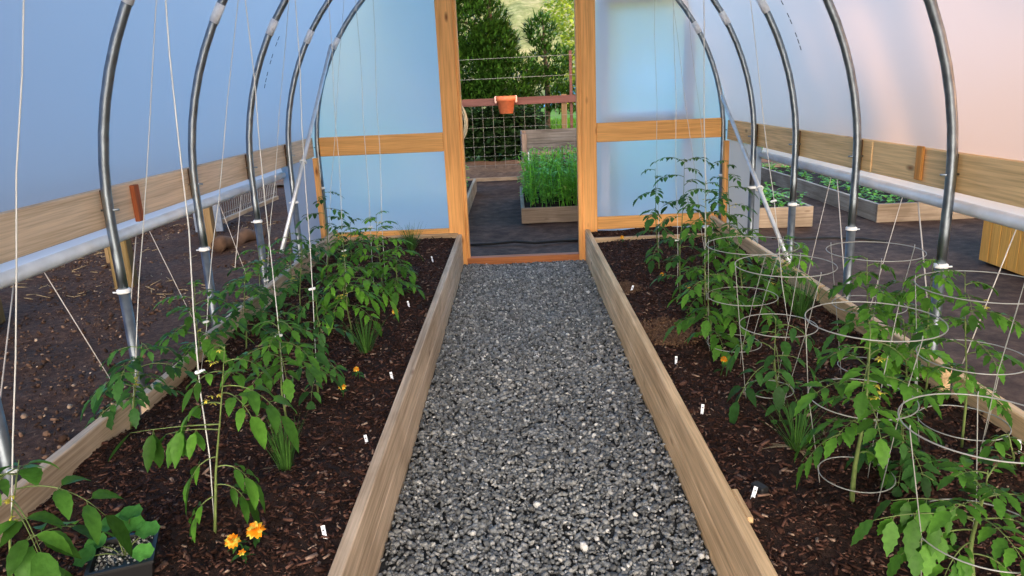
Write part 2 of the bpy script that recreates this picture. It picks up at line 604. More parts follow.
# ------------------------------------------------------------------ world: evening sky, warm in the right
W = bpy.data.worlds.new('evening_sky')
SC.world = W
W.use_nodes = True
nt = W.node_tree
nt.nodes.clear()
wo = nt.nodes.new('ShaderNodeOutputWorld')
bg = nt.nodes.new('ShaderNodeBackground')
nt.links.new(bg.outputs[0], wo.inputs[0])
tc = nt.nodes.new('ShaderNodeTexCoord')
sx = nt.nodes.new('ShaderNodeSeparateXYZ')
nt.links.new(tc.outputs['Generated'], sx.inputs[0])
mr = nt.nodes.new('ShaderNodeMapRange')
mr.inputs['From Min'].default_value = -1
mr.inputs['From Max'].default_value = 1
nt.links.new(sx.outputs['X'], mr.inputs['Value'])
# level sky colours from the blue side to the glowing side
SKY_SIDE = [(0.0, (.0, .08, .36)), (.3, (.0, .18, .55)), (.5, (.36, .50, .74)), (.7, (.76, .77, .80)), (.86, (1.02, .86, .78)), (1.0, (1.25, .96, .80))]
SKY_NORTH = (.32, 1.42, 2.8)     # clear blue beyond the end wall
SKY_SOUTH = (12.5, 10.8, 9.0)      # bright sky lobe added behind the viewer to light the interior
SKY_TOP = (.26, .34, .46)
side = ramp(nt, [(p, tuple(c / 2 for c in col)) for p, col in SKY_SIDE], mr.outputs['Result'])
mz = nt.nodes.new('ShaderNodeMapRange')
mz.inputs['From Min'].default_value = .62
mz.inputs['From Max'].default_value = 1.0
nt.links.new(sx.outputs['Z'], mz.inputs['Value'])
mixz = nt.nodes.new('ShaderNodeMix')
mixz.data_type = 'RGBA'
nt.links.new(mz.outputs['Result'], mixz.inputs[0])
def toward(comp, sign, a, b, src, col):
    k = nt.nodes.new('ShaderNodeMapRange')
    k.interpolation_type = 'SMOOTHSTEP'
    k.inputs['From Min'].default_value = a * sign
    k.inputs['From Max'].default_value = b * sign
    if sign < 0:
        k.inputs['From Min'].default_value, k.inputs['From Max'].default_value = b * sign, a * sign
        k.inputs['To Min'].default_value, k.inputs['To Max'].default_value = 1, 0
    nt.links.new(sx.outputs[comp], k.inputs['Value'])
    q = nt.nodes.new('ShaderNodeMix')
    q.data_type = 'RGBA'
    nt.links.new(k.outputs['Result'], q.inputs[0])
    nt.links.new(src, q.inputs[6])
    q.inputs[7].default_value = rgba([c / 2 for c in col])
    return q.outputs[2]


s1 = toward('Y', 1, .45, .95, side.outputs[0], SKY_NORTH)
s2 = toward('Y', -1, .72, .97, s1, SKY_SOUTH)
nt.links.new(s2, mixz.inputs[6])
mixz.inputs[7].default_value = rgba([c / 2 for c in SKY_TOP])
mg = nt.nodes.new('ShaderNodeMapRange')
mg.inputs['From Min'].default_value = -.06
mg.inputs['From Max'].default_value = .02
nt.links.new(sx.outputs['Z'], mg.inputs['Value'])
mixg = nt.nodes.new('ShaderNodeMix')
mixg.data_type = 'RGBA'
nt.links.new(mg.outputs['Result'], mixg.inputs[0])
mixg.inputs[6].default_value = (.06, .055, .05, 1)
nt.links.new(mixz.outputs[2], mixg.inputs[7])
nt.links.new(mixg.outputs[2], bg.inputs['Color'])
bg.inputs['Strength'].default_value = 2.0

sl = bpy.data.lights.new('evening_sun', 'SUN')
sl.energy = 3.2
sl.color = (1, .42, .15)
sl.angle = math.radians(2.5)
so = bpy.data.objects.new('evening_sun', sl)
COL.objects.link(so)
so.rotation_euler = Vector((.95, -.25, .145)).to_track_quat('Z', 'Y').to_euler()
so.location = (12, -3, 4)

# ------------------------------------------------------------------ measures of the house
CX = .04                     # centre line
HW, ZC = 1.742, 1.028        # half width and spring height of the hoops
HOOPY = [2.14, 2.995, 3.84, 4.69, 5.52, 6.34]
Y1 = 6.34
Y0 = -1.6
BT = .282                    # top of the path boards
SOIL = .245
PX0, PX1 = -.503, .584       # path edges
OB = 1.643                   # outer bed boards (inner face) from the centre line
OT = .352

# ------------------------------------------------------------------ loose masses with numpy
def loose(name, verts, faces_n, faces, mats, midx, smooth=False):
    me = bpy.data.meshes.new(name)
    nv, nf = len(verts), len(faces)
    me.vertices.add(nv)
    me.vertices.foreach_set('co', np.asarray(verts, np.float32).ravel())
    me.loops.add(nf * faces_n)
    me.loops.foreach_set('vertex_index', np.asarray(faces, np.int32).ravel())
    me.polygons.add(nf)
    me.polygons.foreach_set('loop_start', np.arange(0, nf * faces_n, faces_n, dtype=np.int32))
    for mt in mats: me.materials.append(mt)
    me.polygons.foreach_set('material_index', np.asarray(midx, np.int32))
    if smooth: me.polygons.foreach_set('use_smooth', np.ones(nf, bool))
    me.update(calc_edges=True)
    me.validate()
    o = bpy.data.objects.new(name, me)
    COL.objects.link(o)
    return o


NR = np.random.default_rng(11)
t_ = (1 + 5 ** .5) / 2
ICO = np.array([(-1, t_, 0), (1, t_, 0), (-1, -t_, 0), (1, -t_, 0), (0, -1, t_), (0, 1, t_), (0, -1, -t_), (0, 1, -t_), (t_, 0, -1), (t_, 0, 1), (-t_, 0, -1), (-t_, 0, 1)], float)
ICO /= np.linalg.norm(ICO[0])
ICOF = np.array([(0, 11, 5), (0, 5, 1), (0, 1, 7), (0, 7, 10), (0, 10, 11), (1, 5, 9), (5, 11, 4), (11, 10, 2), (10, 7, 6), (7, 1, 8), (3, 9, 4), (3, 4, 2), (3, 2, 6), (3, 6, 8), (3, 8, 9), (4, 9, 5), (2, 4, 11), (6, 2, 10), (8, 6, 7), (9, 8, 1)])
BOX = np.array([(x, y, z) for x in (-1, 1) for y in (-1, 1) for z in (-1, 1)], float)
BOXF = np.array([(0, 1, 3, 2), (4, 6, 7, 5), (0, 4, 5, 1), (2, 3, 7, 6), (0, 2, 6, 4), (1, 5, 7, 3)])
BOXT = np.array([t for q in BOXF for t in ((q[0], q[1], q[2]), (q[0], q[2], q[3]))])


def rots(n, tilt):
    a = NR.uniform(0, 2 * np.pi, n)
    b = NR.normal(0, tilt, n)
    c = NR.normal(0, tilt, n)
    ca, sa, cb, sb, cc, sc_ = np.cos(a), np.sin(a), np.cos(b), np.sin(b), np.cos(c), np.sin(c)
    Rz = np.zeros((n, 3, 3)); Rz[:, 0, 0] = ca; Rz[:, 0, 1] = -sa; Rz[:, 1, 0] = sa; Rz[:, 1, 1] = ca; Rz[:, 2, 2] = 1
    Rx = np.zeros((n, 3, 3)); Rx[:, 0, 0] = 1; Rx[:, 1, 1] = cb; Rx[:, 1, 2] = -sb; Rx[:, 2, 1] = sb; Rx[:, 2, 2] = cb
    Ry = np.zeros((n, 3, 3)); Ry[:, 1, 1] = 1; Ry[:, 0, 0] = cc; Ry[:, 0, 2] = sc_; Ry[:, 2, 0] = -sc_; Ry[:, 2, 2] = cc
    return Rx @ Ry @ Rz


def pieces(base, tris, pos, size, tilt, jit=0.0):
    n = len(pos)
    V = base[None] * size[:, None, :]
    if jit: V = V * (1 + NR.uniform(-jit, jit, (n, len(base), 1)))
    V = np.einsum('nij,nkj->nki', rots(n, tilt), V) + pos[:, None, :]
    Fc = tris[None] + (np.arange(n) * len(base))[:, None, None]
    return V.reshape(-1, 3), Fc.reshape(-1, 3)


def grid_surface(x0, x1, y0, y1, zf, step):
    nx, ny = max(2, int((x1 - x0) / step)), max(2, int((y1 - y0) / step))
    X, Yg = np.meshgrid(np.linspace(x0, x1, nx), np.linspace(y0, y1, ny))
    Z = zf(X, Yg)
    V = np.stack([X, Yg, Z], -1).reshape(-1, 3)
    i = np.arange((ny - 1) * (nx - 1))
    a = (i // (nx - 1)) * nx + i % (nx - 1)
    T = np.concatenate([np.stack([a, a + 1, a + nx + 1], -1), np.stack([a, a + nx + 1, a + nx], -1)])
    return V, T


def bumps(seed, k=26, fmax=9.0, amp=.012):
    g = np.random.default_rng(seed)
    w = g.normal(0, fmax / 2, (k, 2)); ph = g.uniform(0, 6.28, k); am = g.uniform(.3, 1, k) * amp
    def f(x, y):
        z = np.zeros_like(x, dtype=float)
        for i in range(k): z += am[i] * np.sin(w[i, 0] * x + w[i, 1] * y + ph[i]) / 2.2
        return z
    return f


# ------------------------------------------------------------------ ground
def plane(name, x0, x1, y0, y1, z, mat, step=.12, seed=1, amp=.01):
    f = bumps(seed, amp=amp, fmax=6)
    V, T = grid_surface(x0, x1, y0, y1, lambda x, y: z + f(x, y), step)
    return loose(name, V, 3, T, [mat], np.zeros(len(T)), True)


g = plane('ground', -14, CX - 1.70, -3, 13.0, .03, M['yard'], .12, 3, .012); tag(g, kind='structure')
g = plane('ground_fabric', CX + 1.70, 12, -3, 13.0, .0, M['fabric'], .12, 4, .006); tag(g, kind='structure')
g = plane('ground_path_fabric', CX - 1.70, CX + 1.70, 6.32, 12.75, -.012, M['fabric'], .08, 5, .008); tag(g, kind='structure')
g = plane('ground_mulch', -14, 14, 12.7, 16.0, .0, M['mulchout'], .15, 6, .03); tag(g, kind='structure')
g = plane('ground_lawn', -30, 30, 15.8, 60, -.05, M['grassbase'], .8, 7, .03); tag(g, kind='structure')

# crumbs on the bare soil left of the house
n = 15000
pos = np.stack([NR.uniform(-5.2, CX - 1.72, n), NR.uniform(1.6, 9.0, n), NR.uniform(.03, .045, n)], -1)
sz = NR.lognormal(-4.95, .5, (n, 1)) * np.stack([NR.uniform(.6, 1.3, n), NR.uniform(.6, 1.2, n), NR.uniform(.3, .6, n)], -1)
V, T = pieces(ICO, ICOF, pos, sz, .5, .25)
o = loose('soil_crumbs', V, 3, T, [M['clod']], np.zeros(len(T)))
tag(o, 'loose crumbs and small stones on the bare dark soil left of the house', 'soil', kind='stuff')

# gravel path
fz = bumps(21, amp=.006, fmax=8)
V0, T0 = grid_surface(PX0 - .01, PX1 + .01, .2, Y1 + .02, lambda x, y: fz(x, y) - .012, .05)
n = 46000
yy = .55 + (Y1 + .0 - .55) * NR.uniform(0, 1, n) ** 1.12
xx = NR.uniform(PX0 + .006, PX1 - .006, n)
pos = np.stack([xx, yy, fz(xx, yy) + NR.uniform(-.006, .006, n)], -1)
sz = np.clip(NR.lognormal(-4.80, .30, (n, 1)), .004, .018) * np.stack([NR.uniform(.85, 1.35, n), NR.uniform(.7, 1.1, n), NR.uniform(.45, .75, n)], -1)
V, T = pieces(ICO, ICOF, pos, sz, .55, .34)
o = loose('gravel', np.concatenate([V0, V]), 3, np.concatenate([T0, T + len(V0)]), [M['gravelbase'], M['gravel']], np.concatenate([np.zeros(len(T0)), np.ones(len(T))]))
tag(o, 'crushed grey gravel of the straight path between the two beds', 'gravel', kind='stuff')

# bed soil with bark chips
SOILF = {}


def bed_soil(x0, x1, seed, label, patches):
    f = bumps(seed, k=40, amp=.007, fmax=14)
    SOILF[seed] = f
    zf = lambda x, y: SOIL + f(x, y) + .012 * np.clip((y - 5.9) / .3, 0, 1)
    V0, T0 = grid_surface(x0, x1, .4, Y1 + .0, zf, .035)
    n = 42000
    xx = NR.uniform(x0 + .01, x1 - .01, n)
    yy = .9 + (Y1 - .95) * NR.uniform(0, 1, n) ** 1.25
    pos = np.stack([xx, yy, zf(xx, yy) + NR.uniform(-.002, .009, n)], -1)
    L = np.clip(NR.lognormal(-5.15, .5, n), .002, .02)
    sz = np.stack([L, L * NR.uniform(.15, .45, n), L * NR.uniform(.08, .25, n)], -1)
    V, T = pieces(BOX, BOXT, pos, sz, .38)
    parts_v, parts_t, parts_m = [V0, V], [T0, T + len(V0)], [np.zeros(len(T0)), np.ones(len(T))]
    off = len(V0) + len(V)
    for (px, py, r) in patches:
        k = int(2600 * r / .2)
        a, rr = NR.uniform(0, 6.283, k), r * np.sqrt(NR.uniform(0, 1, k)) * NR.uniform(.75, 1.1, k)
        x = px + rr * np.cos(a); y = py + rr * np.sin(a) * 1.3
        keep = (x > x0 + .02) & (x < x1 - .02)
        x, y = x[keep], y[keep]
        p = np.stack([x, y, zf(x, y) + NR.uniform(.0, .012, len(x))], -1)
        L = NR.uniform(.003, .008, len(x))
        Vp, Tp = pieces(BOX, BOXT, p, np.stack([L, L * .6, L * .4], -1), .5)
        parts_v.append(Vp); parts_t.append(Tp + off); parts_m.append(np.full(len(Tp), 2)); off += len(Vp)
    o = loose('mulch', np.concatenate(parts_v), 3, np.concatenate(parts_t), [M['soil'], M['chip'], M['coir']], np.concatenate(parts_m))
    return tag(o, label, 'mulch', kind='stuff')


bed_soil(CX - OB - .03, PX0 - .03, 31, 'dark bark mulch filling the left raised bed', [])
bed_soil(PX1 + .03, CX + OB + .03, 32, 'reddish bark mulch with two pale coir patches in the right raised bed',
         [(gp(668, 333, SOIL).x, gp(668, 333, SOIL).y, .17), (gp(622, 288, SOIL).x, gp(622, 288, SOIL).y, .12)])

# ------------------------------------------------------------------ raised beds of the house
TH = .04
bed = thing('raised_bed', 'long timber raised bed on the left of the gravel path', 'raised bed', (CX - 1.1, 3.4, 0))
b = MB()
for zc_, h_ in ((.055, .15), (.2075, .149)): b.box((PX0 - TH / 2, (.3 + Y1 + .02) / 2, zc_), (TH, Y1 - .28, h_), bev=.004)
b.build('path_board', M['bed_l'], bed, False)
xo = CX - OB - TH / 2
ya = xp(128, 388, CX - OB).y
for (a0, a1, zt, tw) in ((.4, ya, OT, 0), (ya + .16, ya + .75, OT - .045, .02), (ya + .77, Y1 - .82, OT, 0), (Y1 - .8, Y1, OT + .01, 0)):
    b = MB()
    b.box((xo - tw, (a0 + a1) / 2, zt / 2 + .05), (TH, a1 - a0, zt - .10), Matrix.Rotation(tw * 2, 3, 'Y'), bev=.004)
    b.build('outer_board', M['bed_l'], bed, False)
b = MB(); b.box((CX - 1.1, Y1 - .05, .17), (1.05, .035, .25), bev=.004); b.build('end_board', M['bed_x'], bed, False)

bed = thing('raised_bed', 'long timber raised bed on the right of the gravel path', 'raised bed', (CX + 1.1, 3.4, 0))
b = MB()
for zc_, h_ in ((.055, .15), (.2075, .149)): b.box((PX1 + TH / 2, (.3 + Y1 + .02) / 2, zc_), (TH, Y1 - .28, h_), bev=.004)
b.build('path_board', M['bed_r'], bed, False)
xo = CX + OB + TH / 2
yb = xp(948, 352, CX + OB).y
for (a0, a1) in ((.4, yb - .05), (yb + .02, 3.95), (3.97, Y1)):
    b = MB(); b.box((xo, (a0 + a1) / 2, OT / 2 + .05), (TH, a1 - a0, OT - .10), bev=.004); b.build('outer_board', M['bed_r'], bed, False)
b = MB(); b.box((CX + 1.1, 5.93, .15), (1.05, .038, .255), bev=.004); b.build('end_board', M['bed_x'], bed, False)
b = MB(); p = gp(753, 511, SOIL); b.box((PX1 + TH + .012, p.y, SOIL), (.02, .16, .06), bev=.003); b.build('cleat', M['bed_r'], bed, False)

# ------------------------------------------------------------------ hoops
def hoop_path(y, r=HW, zlow=.66, n=44):
    pts = [Vector((CX - r, y, zlow)), Vector((CX - r, y, (zlow + ZC) / 2))]
    for i in range(n + 1):
        a = PI - PI * i / n
        pts.append(Vector((CX + r * math.cos(a), y, ZC + r * math.sin(a))))
    pts += [Vector((CX + r, y, (zlow + ZC) / 2)), Vector((CX + r, y, zlow))]
    return pts


HL = ['galvanised steel hoop whose foot stands at the bottom left corner',
      'galvanised steel hoop just before the red cleat of the left hip board',
      'galvanised steel hoop second in view from the front of the house',
      'galvanised steel hoop third in view, midway down the house',
      'galvanised steel hoop with the foot of each diagonal brace crossing it',
      'galvanised steel hoop standing against the end wall']
for k, y in enumerate(HOOPY):
    t = thing('greenhouse_hoop', HL[k], 'hoop', (CX, y, 0), 'steel hoops of the greenhouse')
    zl, zr = .735, (.70 if k != 1 else .70)
    b = MB(); b.tube(hoop_path(y), .0205, 14); b.build('hoop_tube', M['steel'], t)
    for s_, z in ((-1, zl), (1, zr)):
        b = MB(); b.tube([(CX + s_ * (HW + .008), y, -.15), (CX + s_ * HW, y, z + .004)], .0228, 14)
        gpst = b.build('ground_post', M['post_steel'], t)
        b = MB(); b.lathe((CX + s_ * HW, y, z), [(.0225, -.008), (.029, -.007), (.029, .007), (.0205, .012)], 16)
        b.tube([(CX + s_ * HW - .036, y - .02, z), (CX + s_ * HW + .036, y - .02, z)], .0035, 6)
        b.build('clamp_ring', M['white_metal'], gpst)
        a0 = math.radians(31)
        pts = [(CX + s_ * HW * math.cos(a0 + d), y, ZC + HW * math.sin(a0 + d)) for d in (-.028, 0, .028)]
        b = MB(); b.tube(pts, .0235, 14); b.build('tape_wrap', M['tape'], t)
        b = MB(); b.tube([(CX + s_ * (HW - .045), y, 1.085), (CX + s_ * (HW + .03), y, 1.085)], .005, 6); b.build('bolt', M['steel'], t)

# ------------------------------------------------------------------ film cover
def film_profile(s_):
    pts = []
    n = 30
    for i in range(n + 1):
        a = math.radians(2) + (PI / 2 - math.radians(2)) * i / n
        z = ZC + math.sin(a) * 1.77
        off = .052 * max(0, min(1, 1 - (z - 1.16) / .5)) ** 2
        r = 1.768
        pts.append((CX + s_ * ((r + off) * math.cos(a)), ZC + r * math.sin(a)))
    return pts


def film_sheet(name, prof, y0, y1, ny, flip):
    vs, fs = [], []
    for j in range(ny + 1):
        y = y0 + (y1 - y0) * j / ny
        for (x, z) in prof: vs.append((x, y, z))
    n = len(prof)
    for j in range(ny):
        for i in range(n - 1):
            q = (j * n + i, j * n + i + 1, (j + 1) * n + i + 1, (j + 1) * n + i)
            fs.append(q[::-1] if flip else q)
    b = MB(); b.add(vs, fs)
    return b.build(name, M['film'])


for s_, nm in ((-1, 'wall_left'), (1, 'wall_right')):
    o = film_sheet(nm, film_profile(s_), Y0, Y1 + .03, 24, s_ < 0)
    tag(o, kind='structure')
    pr = MB()
    for i in range(9):      # the maker's line of print, too small to read
        if i in (3, 6): continue
        a = math.radians(18.5 + i * 1.3) if s_ < 0 else math.radians(21 + i * 1.3)
        yq = 4.95 if s_ < 0 else 4.45
        R_ = 1.760
        c = Vector((CX + s_ * R_ * math.cos(a), yq, ZC + R_ * math.sin(a)))
        d = Vector((-s_ * math.sin(a), 0, math.cos(a)))
        pr.beam(c - d * .014, c + d * .014, .012, .0008, up=(s_ * math.cos(a), 0, math.sin(a)))
    pr.build('print', M['ink'], o, False)

# end wall film: left, right and above the doorway
DX0, DX1 = -.612, .695
ZH = 2.30
_fp = sorted((x - CX, z) for x, z in film_profile(1))
def arch(x):
    return float(np.interp(abs(x - CX), [p[0] for p in _fp], [p[1] for p in _fp]))


b = MB()
def film_panel(xa, xb, zb, n=14):
    vs, fs = [], []
    for i in range(n + 1):
        x = xa + (xb - xa) * i / n
        zt = arch(x)
        for j in range(7): vs.append((x, Y1 + .028, zb + (zt - zb) * j / 6))
    for i in range(n):
        for j in range(6):
            fs.append((i * 7 + j, (i + 1) * 7 + j, (i + 1) * 7 + j + 1, i * 7 + j + 1))
    b.add(vs, fs)
film_panel(CX - 1.815, DX0 + .06, .06, 40)
film_panel(DX1 - .06, CX + 1.815, .06, 40)
film_panel(DX0 + .06, DX1 - .06, ZH + .05)
tag(b.build('wall_end', M['film_end']), kind='structure')

# side curtain: short fixed wings next to the end wall
for s_, nm in ((-1, 'wall_left_wing'), (1, 'wall_right_wing')):
    b = MB()
    xw = CX + s_ * 1.80
    ya_, yb_ = 5.50, Y1 + .03
    ny = 6
    vs, fs = [], []
    for i in range(ny + 1):
        y = ya_ + (yb_ - ya_) * i / ny
        for j in range(5): vs.append((xw + .004 * math.sin(i * 2.1 + j), y, .05 + (1.0 - .05) * j / 4))
    for i in range(ny):
        for j in range(4):
            q = (i * 5 + j, i * 5 + j + 1, (i + 1) * 5 + j + 1, (i + 1) * 5 + j)
            fs.append(q if s_ > 0 else q[::-1])
    b.add(vs, fs)
    tag(b.build(nm, M['film']), kind='structure')

# ------------------------------------------------------------------ hip boards
HB0, HB1 = 1.007, 1.167
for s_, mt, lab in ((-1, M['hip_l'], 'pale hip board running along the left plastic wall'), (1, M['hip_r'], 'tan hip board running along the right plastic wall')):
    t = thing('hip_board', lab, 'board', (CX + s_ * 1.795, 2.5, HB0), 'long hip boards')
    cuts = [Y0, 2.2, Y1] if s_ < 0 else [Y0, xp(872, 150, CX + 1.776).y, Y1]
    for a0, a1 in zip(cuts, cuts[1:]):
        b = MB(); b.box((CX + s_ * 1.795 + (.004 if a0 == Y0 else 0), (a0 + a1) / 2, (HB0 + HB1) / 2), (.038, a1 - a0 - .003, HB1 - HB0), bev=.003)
        b.build('plank', mt, t, False)
    if s_ < 0:
        p = xp(137, 203, CX - 1.765)
        b = MB(); b.box((CX - 1.765, p.y, p.z), (.022, .045, .165), bev=.003); tag(b.build('cleat', M['redblock'], t, False), 'red-brown cleat')
    else:
        p = xp(919, 163, CX + 1.768)
        b = MB(); b.box((CX + 1.770, p.y, p.z), (.014, .05, .15), bev=.003); tag(b.build('cleat', M['orangeblock'], t, False), 'bright orange cleat')
    for y in HOOPY[1:5]:
        b = MB(); b.box((CX + s_ * 1.769, y + .028, (HB0 + HB1) / 2), (.014, .02, HB1 - HB0), bev=.002); b.build('gap_shade_block', M['logwood'], t, False)  # shade of the gap beside each hoop, put in as a dark block

# rolled-up side curtains
for s_, lab in ((-1, 'rolled-up plastic side curtain on its pipe below the left hip board'), (1, 'rolled-up plastic side curtain on its pipe below the right hip board')):
    t = thing('side_curtain', lab, 'curtain', (CX + s_ * 1.815, 2.0, .94), 'rolled side curtains')
    xr = CX + s_ * 1.822
    b = MB(); b.tube([(xr, Y0, .942), (xr, 2, .940), (xr, 4, .944), (xr, 5.56, .942)], .0275, 16); b.build('roll_pipe', M['roll'], t)
    b = MB()
    vs, fs = [], []
    for j in range(13):
        y = Y0 + (5.55 - Y0) * j / 12
        for (dx, z) in ((.0, 1.06), (.004, 1.0), (.0, .965), (-.012, .95)): vs.append((CX + s_ * (1.818 + dx), y, z))
    for j in range(12):
        for i in range(3):
            q = (j * 4 + i, j * 4 + i + 1, (j + 1) * 4 + i + 1, (j + 1) * 4 + i)
            fs.append(q[::-1] if s_ > 0 else q)
    b.add(vs, fs); b.build('curtain_film', M['film_flap'], t)

# ------------------------------------------------------------------ end wall timber
t = thing('end_wall_frame', 'orange-toned lumber frame of the end wall around the open doorway', 'wall frame', (CX, Y1, 0))
def fb(name, c, s, mt, bev=.004):
    b_ = MB(); b_.box(c, s, bev=bev); return b_.build(name, mt, t, False)
fb('door_post', (DX0 + .072, Y1 - .015, 1.30), (.144, .045, 2.64), M['frame_z'])
fb('door_post', (DX1 - .064, Y1 - .015, 1.30), (.128, .045, 2.64), M['frame_z'])
fb('door_jamb', (DX0 + .144 + .0125, Y1 + .03, 1.16), (.025, .10, 2.32), M['frame_z'])
fb('door_jamb', (DX1 - .128 - .018, Y1 + .01, 1.16), (.036, .09, 2.32), M['frame_z'])
fb('door_header', ((DX0 + DX1) / 2, Y1 - .012, ZH + .07), (DX1 - DX0 - .28, .045, .14), M['frame_x'])
fb('door_sill', ((DX0 + DX1) / 2, Y1 + .02, .025), (DX1 - DX0 - .29, .09, .065), M['sill'])
zl = yp(380, 144.5, Y1).z
fb('hip_rail', ((CX - 1.72 + DX0) / 2, Y1 - .008, zl), (DX0 - CX + 1.72 - .004, .038, .160), M['frame_x'])
zr = yp(658, 130, Y1).z
fb('hip_rail', ((CX + 1.72 + DX1) / 2, Y1 - .008, zr), (CX + 1.72 - DX1 - .004, .038, .160), M['frame_x'])
for s_ in (-1, 1):
    fb('corner_stud', (CX + s_ * 1.752, Y1 - .01 - .06, .52), (.04, .05, .96), M['frame_z'])
zb = yp(430, 229, Y1).z
fb('bottom_board', ((CX - 1.72 + DX0) / 2, Y1, zb - .055), (DX0 - CX + 1.72 - .004, .038, .11), M['frame_x'])
zb = yp(620, 216, Y1).z
fb('bottom_board', ((CX + 1.72 + DX1) / 2, Y1, zb - .055), (CX + 1.72 - DX1 - .004, .038, .11), M['frame_x'])

# the door leaf, swung open against the outside of the wall
t = thing('screen_door', 'film-covered door swung open flat behind the right end wall', 'door', (DX1, Y1 + .1, 0))
for (c, s) in (((.78, Y1 + .15, 1.2), (.09, .04, 2.1)), ((1.51, Y1 + .15, 1.2), (.09, .04, 2.1))):
    b = MB(); b.box(c, s, bev=.003); b.build('stile', M['leaf_wood'], t, False)
for z in (.2, 1.22, 2.2):
    b = MB(); b.box((1.145, Y1 + .15, z), (.64, .04, .09), bev=.003); b.build('door_rail', M['leaf_wood'], t, False)

# diagonal braces
for s_, top, bot, lab in ((-1, (331, 45), (283, 246), 'bright steel diagonal brace leaning along the left side near the end wall'),
                          (1, (722, 96), (789, 262), 'bright steel diagonal brace leaning along the right side near the end wall')):
    p1 = Vector((CX + s_ * 1.70, xp(bot[0], bot[1], CX + s_ * 1.70).y, xp(bot[0], bot[1], CX + s_ * 1.70).z))
    p0 = yp(top[0], top[1], Y1 - .05)
    t = thing('diagonal_brace', lab, 'brace', p1, 'diagonal steel braces')
    ext = (p1 - p0).normalized()
    b = MB(); b.tube([p0, p1 + ext * .06], .015, 10); b.build('brace_pipe', M['brace_steel'], t)
    b = MB()
    q = p0.lerp(p1, .62)
    b.ring(q, .024, .006, 16, 6, (p1 - p0).to_track_quat('Z', 'Y').to_matrix()); b.build('brace_clamp', M['white_metal'], t)
# ------------------------------------------------------------------ plants
def sp(x, y):
    """a picture point on the real mulch surface"""
    z = SOIL
    for _ in range(4):
        q = gp(x, y, z)
        z = SOIL + float(SOILF[31 if q.x < 0 else 32](np.array([q.x]), np.array([q.y]))[0]) + .004
    return gp(x, y, z)


def leaf(fol, st, p, az, elev, L, size, kind, rg, droop=1.0, hang=0.0):
    """a compound tomato leaf: rachis tube into st, leaflets into fol"""
    d = Vector((math.cos(az) * math.cos(elev), math.sin(az) * math.cos(elev), math.sin(elev)))
    n = 8
    pts, dirs = [Vector(p)], [d.copy()]
    q, dd = Vector(p), d.copy()
    for i in range(n):
        dd = (dd + Vector((0, 0, -droop * 1.25 / n))).normalized()
        q = q + dd * L / n
        pts.append(q.copy()); dirs.append(dd.copy())
    st.tube(pts, [.0020 * (1 - .7 * i / n) * (1 + size * 2) for i in range(n + 1)], 5)
    sidev = d.cross(Vector((0, 0, 1)))
    if sidev.length < 1e-3: sidev = Vector((1, 0, 0))
    sidev.normalize()
    if kind == 'broad':
        stations = [(.42, .8), (.74, .95)]
        wr, lobes, term = .40, 1, 1.2
    elif kind == 'fine':
        stations = [(.25, .5), (.42, .7), (.58, .85), (.75, .8), (.9, .6)]
        wr, lobes, term = .42, 3, .9
    else:
        stations = [(.28, .45), (.42, .75), (.60, .9), (.80, .8)]
        wr, lobes, term = .44, 3, 1.1
    for (t, k) in stations:
        i = min(n - 1, int(t * n))
        base = pts[i].lerp(pts[i + 1], t * n - i)
        tang = dirs[i]
        nrm = sidev.cross(tang).normalized()
        if nrm.z < 0: nrm = -nrm
        for s_ in (-1, 1):
            a = rg.uniform(.85, 1.25)
            ld = tang * math.cos(a) + sidev * s_ * math.sin(a)
            ld = (ld + Vector((0, 0, rg.uniform(-.25, .2) - hang))).normalized()
            Ls = size * k * rg.uniform(.8, 1.15)
            pe = base + ld * Ls * .14
            st.tube([base, pe], .0012, 3, caps=False)
            if hang: nrm = (nrm + sidev * s_ * rg.uniform(.1, .5) + Vector((0, -.8, 0))).normalized()
            fol.leaflet(pe, ld, nrm, Ls, Ls * wr * rg.uniform(.9, 1.15), rg.uniform(.5, 1.3) * droop, lobes, rg.uniform(.1, .4))
    tang = dirs[-1]
    if hang:
        tang = (tang + Vector((0, 0, -.9))).normalized(); term *= .75
    nrm = sidev.cross(tang).normalized()
    fol.leaflet(pts[-1], tang, nrm if nrm.z > 0 else -nrm, size * term, size * term * wr * 1.1, rg.uniform(.4, 1.0) * droop, lobes, rg.uniform(.1, .35))


def blossom(b, p, r, rg):
    for i in range(5):
        a = i * 2 * PI / 5 + rg.random()
        b.leaflet(p, (math.cos(a), math.sin(a), rg.uniform(-.4, .5)), (0, 0, 1), r, r * .45, .6, 0, .1, 3)


TOMATO_GROUP = 'tomato plants in the greenhouse beds'


